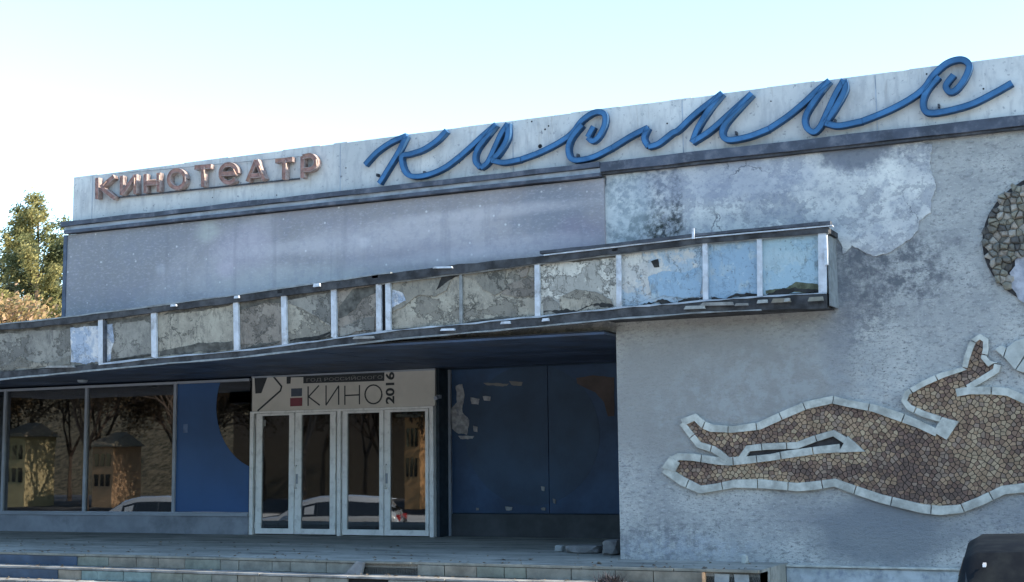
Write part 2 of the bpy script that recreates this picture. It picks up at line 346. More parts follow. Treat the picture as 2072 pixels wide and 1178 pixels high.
for k in range(7):
    z1 = FZ-.165*k; z0 = z1-.165; ye = PE-.30*k
    # concrete core and tread slab
    mb = MB(); mb.box(XL, XS, ye+.05, ye+.36, z0, z1-.034); mb.build('step_core', M['hollow'], steps)
    mid = U(1036, 1150, ye)
    if k < 3:
        # treads and riser stones piece by piece
        x = XL
        while x < XS-.02:
            w = rnd.uniform(.9, 1.5); x2 = min(XS, x+w)
            MB().box(x+.004, x2-.004, ye-.012+rnd.uniform(0, .02), ye+.38 if k else ye+.06, z1-.03, z1+rnd.uniform(-.004, .004)).build('tread_slab', M['tread'] if k else M['tile1'], steps, bevel=.004)
            x = x2
        x = XL; xb = UX(blue_end[k], 1150, ye)
        MB().box(XL, xb, ye-.004, ye+.046, z0+.002, z1-.034).build('riser_panel', M['tile_blue'], steps)
        x = xb
        while x < XS-.05:
            w = rnd.uniform(.28, .6); x2 = min(XS, x+w)
            pr = U(1036, 1150, ye)
            # is this stone missing?
            miss = False
            for a, b in holes.get(k, []):
                if UX(a, 1140, ye) < (x+x2)/2 < UX(b, 1150, ye): miss = True
            mt = rnd.choice(st_mats)
            for a, b in teal.get(k, []):
                if UX(a, 1155, ye) < (x+x2)/2+.15 and (x+x2)/2-.15 < UX(b, 1155, ye) and rnd.random() < .8: mt = 'tile_teal'
            if UX(1424, 1160, ye) < x2 and k == 0: miss = True; 
            if not miss:
                pz = rnd.uniform(-.005, .005)
                MB().box(x+.005, x2-.005, ye+pz+.002, ye+.046, z0+.002, z1-.036).build('riser_stone', M[mt], steps, bevel=.004)
            x = x2
    else:
        MB().box(XL, XS, ye, ye+.38, z0, z1).build('step_block', M['tile1'], steps)
# niche at the broken end of the steps
e0 = UX(1424, 1165, PE)
MB().box(e0-.015, e0+.01, PE-.02, PE+.2, FZ-.19, FZ-.036).build('edge_brick', simple('orange_brick_edge', (.62, .36, .2), .8, .2, 9), steps)
for a, b, tl in ((1440, 1470, .02), (1486, 1516, -.02)):
    xa, xb2 = UX(a, 1165, PE), UX(b, 1165, PE)
    MB().hexa([(xa, PE+.02, FZ-.36), (xb2, PE+.02, FZ-.36), (xb2+tl, PE+.045, FZ-.05), (xa+tl, PE+.045, FZ-.05)], [(xa, PE+.048, FZ-.36), (xb2, PE+.048, FZ-.36), (xb2+tl, PE+.07, FZ-.05), (xa+tl, PE+.07, FZ-.05)]).build('loose_slab', M['rubble2'], steps, bevel=.006)

# ---------------------------------------------------------------- cinema building
B = thing('cinema_building', 'long low cinema with blue entrance recess, battered canopy and pale parapet', 'building', (-8, 0, 0))
ZC = 5.15; ZR = 5.86
XP = UX(150, 400)                                    # left end of the parapet
XB = UX(134, 520, -.08)
DEP = 13.0
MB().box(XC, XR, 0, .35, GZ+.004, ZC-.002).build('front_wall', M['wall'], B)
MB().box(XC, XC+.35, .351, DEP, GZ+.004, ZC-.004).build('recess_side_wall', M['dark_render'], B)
MB().box(XP+.05, XC-.002, 0.02, .35, 2.92, ZC-.002).build('upper_wall', M['plaster'], B)
mb = MB(); mb.box(XP, XR, -.02, .3, ZC+.0, ZR); mb.box(XP, XP+.3, .302, DEP, ZC, ZR); mb.box(XR-.3, XR, .302, DEP, ZC, ZR)
mb.build('parapet', M['parapet'], B)
# ragged top of the parapet: thin screed flakes
cap = MB(); x = XP; rr = random.Random(5)
while x < XR:
    w = rr.uniform(.15, .7); cap.box(x, min(XR, x+w), -.018, .3, ZR+.001, ZR+rr.choice([.002, .005, .009, .014])); x += w
cap.build('parapet_capping', M['parapet'], B, kind='stuff')
MB().box(XP+.05, XP+.35, .351, DEP, 3.06, ZC-.004).build('end_wall', M['parapet'], B)
MB().box(XR-.35, XR-.002, .351, DEP, GZ+.004, ZC-.004).build('far_end_wall', M['wall'], B)
MB().box(XP+.3, XR-.3, .3, DEP, ZC+.003, ZC+.1).build('roof', M['tar'], B)
MB().box(XL, XR, DEP, DEP+.3, GZ+.004, ZC-.003).build('rear_wall', M['dark_render'], B)
MB().box(XL-.3, XL-.003, 0.9, DEP, GZ+.004, 3.2).build('wing_end_wall', M['grey_render'], B)
MB().box(XL-.3, XP+.04, .4, DEP+.3, 3.21, 3.33).build('wing_roof', M['tar'], B)
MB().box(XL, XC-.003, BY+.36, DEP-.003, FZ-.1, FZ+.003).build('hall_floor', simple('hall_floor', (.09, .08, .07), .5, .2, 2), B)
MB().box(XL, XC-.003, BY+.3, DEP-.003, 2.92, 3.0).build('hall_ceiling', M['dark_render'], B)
# cornice: drip edge, pale strip, lower rail; heavier plain band to the right
XJ = UX(1221, 340); XCN = UX(128, 455, -.1)
def strip(name, x0, x1, y0, y1, z0, z1, m, seed=0, wob=.008):
    r = random.Random(seed); n = max(2, int((x1-x0)/.45)); mb = MB()
    ys = [(r.uniform(-wob, wob), r.uniform(-wob, wob)) for _ in range(n+1)]
    for i in range(n):
        xa, xb_ = x0+(x1-x0)*i/n, x0+(x1-x0)*(i+1)/n
        mb.add([(xa, y0, z0+ys[i][0]), (xb_, y0, z0+ys[i+1][0]), (xb_, y0, z1+ys[i+1][1]), (xa, y0, z1+ys[i][1]), (xa, y1, z0+ys[i][0]), (xb_, y1, z0+ys[i+1][0]), (xb_, y1, z1+ys[i+1][1]), (xa, y1, z1+ys[i][1])],
               [(0, 1, 2, 3), (7, 6, 5, 4), (1, 0, 4, 5), (3, 2, 6, 7)]+([(0, 3, 7, 4)] if i == 0 else [])+([(2, 1, 5, 6)] if i == n-1 else []))
    return mb.build(name, m, B)
strip('cornice_drip', XCN, XJ, -.16, -.022, ZC-.085, ZC-.015, M['cornice_dark'], 1)
strip('cornice_strip', XCN+.04, XJ, -.11, -.004, ZC-.15, ZC-.088, M['cornice_light'], 2, .004)
strip('cornice_rail', XCN+.05, XJ, -.14, -.003, ZC-.20, ZC-.153, M['cornice_dark'], 3, .003)
strip('cornice_band', XJ+.003, XR, -.12, -.022, ZC-.135, ZC-.01, M['cornice_dark'], 4, .006)
strip('cornice_band_base', XJ+.003, XR, -.08, -.002, ZC-.165, ZC-.137, M['dark_metal'], 6, .004)
# plaster layer still hanging on the rough wall (ragged, proud of it)
pl = [(1224, 346), (1400, 322), (1700, 288), (1838, 284), (1878, 300), (1884, 330), (1890, 372), (1880, 400), (1884, 425), (1866, 448), (1862, 470), (1846, 492), (1812, 496), (1790, 505), (1764, 512), (1735, 500), (1710, 520), (1700, 500), (1690, 470), (1224, 530)]
poly = rough(rough([(U(x, y).x, U(x, y).z) for x, y in pl], .07, .16, 4), .018, .035, 5)
poly = [(min(max(px_, XC-2.2), 1e9), min(pz_, ZC-.17)) for px_, pz_ in poly]
MB().plate(poly, -.014, -.003).build('plaster_sheet', M['plaster'], B, bevel=.004)
# base of the wall right of the steps
zb = UZ(1700, 1150, -.1)
mb = MB(); mb.box(XS+.003, XR, -.10, -.003, GZ+.004, zb); mb.build('wall_base', simple('blue_white_wash', (.40, .43, .44), .85, .2, 6, .01, dirt=(.17, .2, .25), dscale=9, damt=.7), B, bevel=.008)
mb = MB(); mb.box(XS+.003, XR, -.125, -.003, zb+.003, zb+.028); mb.build('base_ledge', M['border'], B, bevel=.005)
# holes of lost anchors in the parapet
mb = MB()
for x, y, r in ((1093, 296, .03), (1076, 246, .012), (1103, 262, .014), (1110, 255, .012), (1150, 275, .01), (700, 340, .01), (690, 358, .008), (1350, 250, .012), (930, 330, .01), (1560, 205, .01), (1875, 150, .011), (1990, 180, .012), (430, 400, .008), (560, 395, .01)):
    p = U(x, y, -.02); mb.cyl((p.x, -.023, p.z), (p.x, .02, p.z), r, n=7)
mb.build('anchor_hole', M['hollow'], B, kind='stuff')
# panel joints in the parapet
mb = MB()
for px_ in (190, 690, 1040, 1385, 1780): 
    x = UX(px_, 350); mb.box(x-.006, x+.006, -.0225, -.01, ZC+.01, ZR-.01)
mb.build('parapet_joint', M['cornice_light'], B, kind='stuff')

# ---- recess: blue wall, plinth, side of the lobby
XD0, XD1 = UX(508, 900, DY), UX(879, 900, DY)
CZ = 2.87
zpl = UZ(1080, 1041, BY)
MB().box(XD1+.02, XC-.002, BY, BY+.25, FZ+.002, zpl).build('recess_plinth', M['dark_render'], B)
MB().box(XD1+.02, XC-.002, BY+.03, BY+.25, zpl+.003, CZ+.1).build('recess_wall', simple('dark_teal_wall', (.022, .05, .085), .6, .2, 1.5, .002), B)
def cir(cx, cz, r, a0, a1, n=24): return [(cx+r*cos(a0+(a1-a0)*i/n), cz+r*sin(a0+(a1-a0)*i/n)) for i in range(n+1)]
xj = UX(1110, 900, BY)
xm0 = UX(914, 900, BY)
M['mural_blue'] = simple('mural_blue', (.030, .070, .145), .5, .3, 1.2, 0, .35, dirt=(.015, .04, .085), dscale=.8, damt=.6)
M['mural_navy'] = simple('mural_navy', (.028, .062, .115), .5, .25, 1.2, 0, .35)
for a, b in ((xm0, xj), (xj, XC-.01)):
    MB().box(a+.006, b-.006, BY, BY+.028, zpl+.02, CZ-.02).build('mural_panel', M['mural_blue'], B)
    # planet disc of the mural runs over both boards
    c = U(1075, 880, BY); R_ = 1.22
    pts = [(c.x+R_*cos(2*pi*i/48), c.z+R_*sin(2*pi*i/48)*.95) for i in range(48)]
    pts = [(min(max(x, a+.008), b-.008), min(z, CZ-.025)) for x, z in pts]
    MB().plate(pts, BY-.003, BY-.0005).build('mural_disc', M['mural_navy'], B)
q = [U(x, y, BY) for x, y in ((1166, 764), (1200, 760), (1243, 764), (1243, 842), (1230, 843), (1222, 815), (1205, 795), (1180, 782), (1168, 776))]
MB().plate(rough([(p.x, p.z) for p in q], .008, .06, 3), BY-.007, BY-.004).build('mural_patch', simple('brown_mural_print', (.085, .066, .062), .6, .2, 3, 0), B)
MB().box(UX(908, 900, BY), UX(913, 900, BY), BY-.02, BY+.03, FZ+.003, CZ-.01).build('corner_trim', M['alu'], B)
mb = MB()
for pts_, sd_ in (([(922, 780), (935, 778), (940, 800), (936, 835), (950, 850), (945, 880), (928, 878), (915, 868), (912, 830), (925, 815)], 1),):
    MB().plate(rough([(U(x, y, BY).x, U(x, y, BY).z) for x, y in pts_], .015, .05, sd_), BY-.011, BY-.008).build('torn_poster', M['paper'], B)
for i, (x, y, w, h_) in enumerate(((962, 812, 9, 7), (985, 806, 8, 5), (962, 868, 5, 6), (944, 885, 16, 4), (1005, 778, 26, 3), (1045, 776, 14, 4), (1030, 1029, 7, 4), (1099, 989, 4, 5), (1100, 1030, 5, 3), (967, 1030, 3, 3), (1122, 1014, 3, 5))):
    pp = [(U(x-w, y-h_, BY)), U(x+w, y-h_*.7, BY), U(x+w*.8, y+h_, BY), U(x-w*.7, y+h_*.8, BY)]
    MB().plate(rough([(p.x, p.z) for p in pp], .012, .04, i), BY-.0125-(.0005*i), BY-.008).build('paper_scrap', M['rubble2'] if i in (6, 7) else M['paper'] if i < 4 else M['print_pale'], B)
mb = MB(); mb.box(XD1+.003, XD1+.06, DY+.06, BY-.003, FZ+.003, CZ-.003); mb.build('lobby_side', simple('lobby_side', (.035, .05, .065), .6), B)
# ---- windows to the left
WY = DY
zs = UZ(430, 1041, WY)
wz1 = UZ(505, 766, WY)
MB().box(XL, XD0-.01, WY-.06, WY+.2, FZ+.002, zs-.03).build('window_plinth', M['grey_render'], B)
sill = MB().box(XL, XD0-.01, WY-.09, WY+.1, zs-.027, zs+.012).build('window_sill', M['alu'], B)
edges = [UX(-170, 900, WY), UX(9, 900, WY), UX(174, 900, WY), UX(354, 900, WY), XD0-.012]
edges = [XL] + edges
for i in range(len(edges)-1):
    a, b = edges[i], edges[i+1]
    m = MB(); m.box(a-.03, a+.03, WY-.03, WY+.05, zs+.014, wz1) if i else None
    m.box(a+.031, b-.031, WY-.025, WY+.05, wz1-.045, wz1); m.box(a+.031, b-.031, WY-.02, WY+.05, zs+.014, zs+.04)
    w = m.build('window', M['alu'], B)
    MB().box(a+.028, b-.028, WY+.012, WY+.02, zs+.038, wz1-.043).build('pane', M['glass'], w)
# blue film with a round cut-out on the pane beside the doors
a, b = edges[-2]+.032, edges[-1]-.034
c = U(545, 818, WY); c0 = U(437, 818, WY); Rr = c.x-c0.x
pts = [(b, zs+.045), (b, wz1-.05), (a, wz1-.05), (a, zs+.045)]
z_hit = c.z-sqrt(max(0, Rr*Rr-(b-c.x)**2)); 
zt_hit = c.z+sqrt(max(0, Rr*Rr-(b-c.x)**2))
arc = []
a0 = atan2(z_hit-c.z, b-c.x); a1 = -pi*1.5+.25
for i in range(31):
    an = -(-a0) if False else a0+(-(2*pi+a0) + (pi/2+.18)-0)*0
n = 30; ang0 = atan2(z_hit-c.z, b-c.x); ang0 = ang0 if ang0 < 0 else ang0-2*pi   # lower right hit, going clockwise to the top
ztop = wz1-.05
angt = pi-math.asin(min(1, (ztop-c.z)/Rr)) if Rr > (ztop-c.z) else pi/2
angt -= 2*pi
for i in range(n+1):
    an = ang0+(angt-ang0)*i/n
    arc.append((c.x+Rr*cos(an), c.z+Rr*sin(an)))
film = [(a, ztop), (a, zs+.045), (b, zs+.045)]+arc
MB().plate(film, WY+.007, WY+.0105).build('blue_film', M['blue_sheet'], B)
p = U(375, 866, WY); MB().box(p.x-.05, p.x+.05, WY+.003, WY+.006, p.z-.09, p.z+.07).build('sticker', simple('faded_sticker', (.11, .17, .3), .6), B)
# interior hints
MB().box(edges[-2]-.05, edges[-2]+.0, WY+.1, WY+.3, FZ, CZ).build('inner_column', M['dark_render'], B)
# ---- entrance doors
zdt = UZ(640, 838, DY); zframe = zdt+.075
fr = MB(); fr.box(XD0, XD0+.075, DY-.04, DY+.06, FZ+.003, zframe); fr.box(XD1-.075, XD1, DY-.04, DY+.06, FZ+.003, zframe)
fr.box(XD0+.075, XD1-.075, DY-.04, DY+.06, zframe-.035, zframe)
mx0, mx1 = UX(684, 960, DY), UX(691, 960, DY); fr.box(mx0, mx1, DY-.035, DY+.06, FZ+.003, zframe-.035)
fr.build('door_frame', M['white_frame'], B)
leaves = [(519, 597, 531, 586), (598, 681, 611, 669), (694, 778, 704, 769), (779, 869, 791, 862)]
for i, (a, b, c_, d) in enumerate(leaves):
    a, b, c_, d = [UX(q, 960, DY) for q in (a, b, c_, d)]
    z0 = FZ+.02; z1 = zframe-.04; p0 = FZ+.115; p1 = zdt-.005
    m = MB(); m.box(a+.004, c_, DY-.03, DY+.03, z0, z1); m.box(d, b-.004, DY-.03, DY+.03, z0, z1); m.box(c_, d, DY-.03, DY+.03, z0, p0); m.box(c_, d, DY-.03, DY+.03, p1, z1)
    dr = m.build('door', M['white_frame'], B, bevel=.004)
    MB().box(c_-.002, d+.002, DY-.005, DY+.005, p0-.002, p1+.002).build('pane', M['glass'], dr)
    if i in (1, 3):
        x = a+.045; h_ = MB(); zz = UZ(605, 965, DY)
        pts = [Vector((x, DY-.03, zz-.2)), Vector((x, DY-.09, zz-.17)), Vector((x+.01, DY-.10, zz)), Vector((x, DY-.09, zz+.17)), Vector((x, DY-.03, zz+.2))]
        for p, q_ in zip(pts[:-1], pts[1:]): h_.cyl(p, q_, .015, n=8)
        h_.build('handle', M['white_frame'], dr, smooth=True)
        MB().box(x-.025, x+.025, DY-.036, DY-.0302, zz-.12, zz+.05).build('lock_plate', M['alu'], dr)
    hx = a+.01 if i in (0, 2) else b-.01
    for hz in (z0+.15, z0+1.0, z1-.15):
        MB().cyl((hx, DY-.04, hz-.05), (hx, DY-.04, hz+.05), .012, n=8).build('hinge', M['white_frame'], dr)
p = U(530, 857, DY); MB().box(p.x-.05, p.x+.09, DY-.0072, DY-.0054, p.z-.05, p.z+.06).build('door_sticker', M['print_pale'], B)
# lobby wall above the doors behind the sign
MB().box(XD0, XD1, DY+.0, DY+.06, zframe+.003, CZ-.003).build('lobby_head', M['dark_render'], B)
# ---- canopy
CT, CB = -.52, -.42
posts = [(-190, 690, 768), (-60, 674, 757), (204, 648, 736), (311, 634, 724), (477, 613, 709), (574, 597, 697), (675, 585, 684), (766, 566, 671), (785, 564, 667), (932, 549, 656), (1087, 530, 640), (1252, 511, 622), (1427, 493, 608), (1537, 485, 598), (1664, 472, 590)]
can = thing('canopy', None, None, (-11, -.5, 3)); can.parent = B; can.location = Vector((-11, -.5, 3))-Vector(B.location)
bpy.data.objects.remove(can)
XE = UX(1664, 530, CT); 
# soffit boards
bw = (BY-(-.38))/13
for i in range(13):
    y0 = -.38+bw*i
    for (xa, xb_) in ((XL, -17.2), (-17.2, XD0+.8), (XD0+.8, XD1+.3), (XD1+.3, XC-.004)):
        MB().box(xa+.004, xb_-.004, y0+.004, y0+bw-.004, CZ+random.uniform(0, .006), CZ+.03).build('soffit_board', M['soffit'], B)
MB().box(XL, XC-.004, -.38, DY, CZ+.035, CZ+.05).build('soffit_backing', M['hollow'], B)
MB().box(XC+.0, XE, -.38, -.004, 3.045, 3.06).build('soffit_end', M['tar'], B)
# body of the canopy behind the fascia
def cpt(x, y, Y): p = U(x, y, Y); return p
bodies = MB()
for (xa, ta, ba), (xb_, tb, bbm) in zip(posts[:-1], posts[1:]):
    A = [cpt(xa, ba+9, CB), cpt(xb_, bbm+9, CB), cpt(xb_, tb-5, CT), cpt(xa, ta-5, CT)]
    Bk = [Vector((p.x, -.30, p.z)) for p in A]
    A = [Vector((p.x, p.y+.045, p.z)) for p in A]
    bodies.hexa(A, Bk)
bodies.build('canopy_core', M['hollow'], B)
# fascia panels: base sheet + ragged overlying layers
def fascia_mat(name, c1, c2, c3, paint=None, seed=0, wear=1.0):
    t = NT(name); o = t.map((1, 1, 1), (seed*3.1, 0, seed*1.7))
    v2 = t.n.new('ShaderNodeVectorMath'); v2.operation = 'ADD'; t.l.new(o, v2.inputs[0]); cn = t.n.new('ShaderNodeCombineXYZ')
    t.l.new(t.math('MULTIPLY', t.noise(2.3, 6, .65), .9), cn.inputs[0]); t.l.new(t.math('MULTIPLY', t.noise(3.3, 6, .65, vec=t.map((1, 1, 1), (5, 5, 5))), .9), cn.inputs[2]); t.l.new(cn.outputs[0], v2.inputs[1])
    crk = t.math('MULTIPLY', t.step(t.vor(1.6, v2.outputs[0], 'DISTANCE_TO_EDGE'), .022, .004), t.step(t.noise(1.3, 3), .47, .55))
    col = t.mix(t.step(t.noise(3.0, 8, .72, vec=o), .36, .64), c1, c2)
    col = t.mix(t.math('MULTIPLY', t.step(t.noise(7, 8, .75, vec=t.map((1.6, 1, .8), (seed, 1, 5))), .52, .60), .5), col, c3)
    pn = t.noise(1.5, 9, .72, vec=t.map((1, 1, 1.3), (seed*2.3, 3, seed)))   # a peeled-off coat with a dark torn rim
    under = tuple((x*.55+.03) for x in c1)
    col = t.mix(t.math('MULTIPLY', t.step(pn, .545, .552), .75*wear), col, under)
    rim = t.math('MULTIPLY', t.step(pn, .530, .545), t.step(pn, .562, .548))
    if paint: col = t.mix(t.math('MULTIPLY', t.step(t.noise(1.2, 8, .7, vec=t.map((1, 1, 1), (seed, 9, 2))), .47, .52), .85), col, paint)
    col = t.mix(t.math('MULTIPLY', rim, .75*wear), col, (.06, .058, .05))
    col = t.mix(t.math('MULTIPLY', crk, .8*wear), col, (.05, .05, .045))
    col = t.mix(t.math('MULTIPLY', t.step(t.noise(6, 7, .75, vec=t.map((2.2, 1, .5), (seed, 2, 2))), .54, .68), .6), col, (.09, .088, .08))
    col = t.mix(t.math('MULTIPLY', t.step(t.noise(26, 4, .72, vec=o), .60, .68), .6), col, (.06, .06, .055))
    col = t.mix(t.math('MULTIPLY', t.step(t.noise(15, 5, .7, vec=t.map((1, 1, 1), (8, seed, 3))), .58, .7), .4), col, tuple(min(1, x*1.35) for x in c2))
    t.bump(t.math('ADD', t.noise(12, 6, .7), t.math('MULTIPLY', t.step(pn, .545, .552), -.6)), .7, .008); return t.done(col, .85, .25)
A_ = (.16, .165, .155); Bc = (.27, .265, .225); Cc = (.11, .11, .105)
fm = {
 'grey': fascia_mat('weathered_board_grey', (.185, .18, .165), (.29, .28, .25), (.08, .08, .08), None, 1),
 'ochre': fascia_mat('weathered_board_ochre', (.27, .25, .21), (.38, .355, .295), (.12, .11, .1), None, 2),
 'brown': fascia_mat('weathered_board_brown', (.20, .175, .15), (.28, .25, .215), (.07, .065, .06), None, 3),
 'pale': fascia_mat('pale_board', (.46, .455, .42), (.60, .585, .53), (.25, .25, .23), None, 4),
 'paleb': fascia_mat('pale_board_with_blue_paint', (.46, .46, .45), (.58, .57, .53), (.30, .34, .37), (.30, .40, .49), 5, .6),
 'blue': fascia_mat('light_blue_board', (.28, .38, .47), (.38, .47, .52), (.33, .37, .39), (.25, .37, .49), 6, .2),
 'skyb': fascia_mat('grey_blue_board', (.32, .44, .50), (.40, .50, .54), (.30, .38, .42), (.30, .43, .52), 7, .15),
}
kinds = ['grey', 'grey', 'grey', 'grey', 'ochre', 'brown', 'ochre', 'brown', 'ochre', 'ochre', 'pale', 'pale', 'paleb', 'blue', 'skyb']
kinds = ['grey', 'grey', 'grey', 'ochre', 'brown', 'ochre', 'brown', 'hollow', 'ochre', 'ochre', 'pale', 'paleb', 'blue', 'skyb']
lab = {'blue': 'light blue painted panel', 'skyb': 'grey blue end panel', 'paleb': 'pale panel with blue paint patch', 'pale': 'pale cracked panel'}
def on_f(x, y, xa, ta, ba, xb_, tb, bbm, dy=0):      # a picture point on the slanted fascia
    s = (x-xa)/(xb_-xa); yt = ta+(tb-ta)*s; yb = ba+(bbm-ba)*s; v = (y-yt)/(yb-yt)
    return U(x, y, CT+(CB-CT)*v+dy)
PAN = []
for i, ((xa, ta, ba), (xb_, tb, bbm)) in enumerate(zip(posts[:-1], posts[1:])):
    A = [on_f(xa, ba, xa, ta, ba, xb_, tb, bbm, .02), on_f(xb_, bbm, xa, ta, ba, xb_, tb, bbm, .02), on_f(xb_, tb, xa, ta, ba, xb_, tb, bbm, .02), on_f(xa, ta, xa, ta, ba, xb_, tb, bbm, .02)]
    Bk = [Vector((p.x, p.y+.015, p.z)) for p in A]
    k = kinds[i]
    pn = MB().hexa(A, Bk).build('fascia_panel', fm.get(k, M['hollow']), B, label=lab.get(k))
    PAN.append((pn, xa, ta, ba, xb_, tb, bbm))
def layer(i, pts, name, m, dy0, seed, amp=.012):
    xm = sum(q_[0] for q_ in pts)/len(pts); i = [k for k, P_ in enumerate(PAN) if P_[1] <= xm <= P_[4]][0]
    pn, xa, ta, ba, xb_, tb, bbm = PAN[i]
    q = rough(rough([(on_f(x, y, xa, ta, ba, xb_, tb, bbm).x, on_f(x, y, xa, ta, ba, xb_, tb, bbm).z) for x, y in pts], amp*2.6, .14, seed), amp*.9, .028, seed+50)
    xl, xr = sorted((U(xa+4, ta, CT).x, U(xb_-5, tb, CT).x)); q = [(min(max(x_, xl), xr), z_) for x_, z_ in q]
    z0 = min(on_f(x, y, xa, ta, ba, xb_, tb, bbm).z for x, y in ((xa, ba), (xb_, bbm))); z1 = max(on_f(x, y, xa, ta, ba, xb_, tb, bbm).z for x, y in ((xa, ta), (xb_, tb)))
    def Yat(z): return CB+(CT-CB)*min(1, max(0, (z-z0)/(z1-z0)))
    ar = sum(q[j][0]*q[(j+1) % len(q)][1]-q[(j+1) % len(q)][0]*q[j][1] for j in range(len(q)))
    if ar < 0: q = q[::-1]
    MB().hexa([(x, Yat(z)+.02-dy0, z) for x, z in q], [(x, Yat(z)+.019, z) for x, z in q]).build(name, m, pn)
old = M['old_layer'] = fascia_mat('lifting_paint_layer', (.20, .19, .165), (.27, .25, .21), (.1, .1, .09), None, 11)
M['dark_break'] = simple('grimy_board', (.085, .083, .075), .95, .5, 7, .006, dirt=(.2, .195, .17), dscale=5, damt=.6)
dk = M['dark_stain'] = simple('dark_gap', (.03, .03, .03), .95, .4, 9, .004)
wh = M['white_flake'] = fascia_mat('white_blue_flake', (.48, .50, .54), (.62, .62, .62), (.2, .28, .40), (.30, .37, .48), 12, .4)
layer(2, [(142, 660), (200, 652), (200, 734), (142, 736)], 'white_patch', wh, .006, 1)
layer(3, [(209, 655), (225, 655), (232, 690), (222, 728), (209, 731)], 'white_patch', wh, .006, 2)
layer(1, [(-55, 735), (0, 742), (40, 722), (90, 738), (140, 720), (142, 738), (-55, 754)], 'lifting_layer', old, .01, 3)
layer(4, [(400, 695), (470, 690), (470, 706), (320, 720), (320, 712)], 'dark_break', M['dark_break'], .004, 4, .008)
layer(6, [(580, 608), (668, 592), (668, 660), (640, 640), (610, 622), (582, 616)], 'lifting_layer', fm['grey'], .011, 5, .006)
layer(6, [(580, 690), (668, 672), (668, 682), (580, 695)], 'dark_break', dk, .005, 6, .006)
layer(7, [(682, 590), (760, 575), (760, 592), (730, 606), (700, 640), (684, 645)], 'lifting_layer', M['dark_break'], .005, 7, .008)
layer(7, [(720, 650), (758, 640), (758, 668), (684, 680), (690, 664)], 'lifting_layer', fm['grey'], .01, 8, .01)
layer(9, [(790, 566), (915, 552), (905, 590), (880, 600), (850, 597), (838, 606), (815, 622), (790, 632)], 'lifting_layer', old, .013, 9, .008)
layer(9, [(792, 585), (815, 590), (822, 605), (792, 622)], 'blue_patch', wh, .018, 10, .012)
layer(9, [(880, 585), (925, 558), (925, 552), (905, 553), (893, 560), (885, 575)], 'dark_break', dk, .016, 14, .005)
layer(10, [(936, 550), (1025, 541), (1020, 575), (1030, 585), (1000, 598), (978, 588), (960, 565), (938, 560)], 'lifting_layer', old, .012, 11, .008)
layer(10, [(1040, 541), (1070, 537), (1066, 556), (1054, 562)], 'dark_break', fm['brown'], .014, 12, .008)
layer(10, [(1020, 575), (1080, 562), (1082, 600), (1050, 602), (1015, 592)], 'lifting_layer', fm['brown'], .009, 13, .008)
layer(11, [(1092, 615), (1110, 594), (1130, 612), (1128, 636), (1092, 638)], 'bare_patch', fm['grey'], .006, 15, .008)
layer(11, [(1132, 600), (1165, 588), (1205, 590), (1235, 605), (1240, 622), (1132, 634)], 'bare_patch', fm['ochre'], .006, 16, .008)
layer(12, [(1316, 527), (1330, 524), (1333, 538), (1322, 540)], 'dark_break', dk, .006, 17, .005)
layer(12, [(1312, 560), (1340, 548), (1378, 552), (1420, 535), (1420, 600), (1380, 604), (1340, 598), (1318, 604)], 'blue_patch', fm['blue'], .006, 18, .014)
layer(14-1, [(1545, 590), (1590, 586), (1610, 570), (1650, 575), (1655, 590), (1545, 597)], 'moss_patch', simple('dark_moss', (.09, .1, .07), .95, .4, 12, .01), .006, 19, .01)
layer(13-1, [(1434, 596), (1500, 590), (1530, 588), (1530, 597), (1434, 606)], 'bare_patch', fm['grey'], .006, 21, .006) if False else None
for i in (2, 4, 5, 7, 8+1, 10, 11, 12, 13):
    pn, xa, ta, ba, xb_, tb, bbm = PAN[i]
    q = [(xa+5, ba-3), ((xa+xb_)/2, (ba+bbm)/2-6), (xb_-5, bbm-4), (xb_-5, bbm), (xa+5, ba)]
    layer(i, q, 'rotten_edge', dk if i > 9 else M['dark_break'], .008, 40+i, .022)
for i in (1, 2, 3, 4, 5, 6, 7+1, 9, 10):
    pn, xa, ta, ba, xb_, tb, bbm = PAN[i]; h1 = 6+(i*5) % 7
    layer(i, [(xa+5, ta), (xb_-5, tb), (xb_-5, tb+h1), ((xa*.4+xb_*.6), (ta+tb)/2+h1*.5), ((xa*.7+xb_*.3), (ta+tb)/2+h1*1.3), (xa+5, ta+h1)], 'grimy_edge', M['dark_break'], .007, 70+i, .012)
# posts
for j, (x, tp, bt) in enumerate(posts):
    w = 5 if j < 14 else 8
    lean = {5: 1, 4: 1}.get(j, 0)
    A = [U(x-w+lean, bt+(3 if j % 3 else -2), CB-.03), U(x+w+lean, bt+2, CB-.03), U(x+w-1, tp-2, CT-.03), U(x-w-1, tp-2, CT-.03)]
    if j == 9: A = [U(x-3, bt, CB-.015), U(x+3, bt, CB-.015), U(x+2, tp, CT-.015), U(x-3, tp, CT-.015)]
    Bk = [Vector((p.x, p.y+.045, p.z)) for p in A]
    MB().hexa(A, Bk).build('fascia_post', M['steel_grey'] if j in (9,) else M['steel'], B, bevel=.004)
    if j == 2:
        A = [U(x+4, bt, CB-.033), U(x+8, bt, CB-.033), U(x+8, tp, CT-.033), U(x+4, tp, CT-.033)]
        MB().hexa(A, [Vector((p.x, p.y+.05, p.z)) for p in A]).build('fascia_post', M['dark_metal'], B)
    if j in (1, 3, 5, 7, 11):
        p = U(x-8, tp-6, CT-.05); MB().box(p.x-.04, p.x+.05, p.y, p.y+.04, p.z-.02, p.z+.03).build('bracket', M['steel'], B)
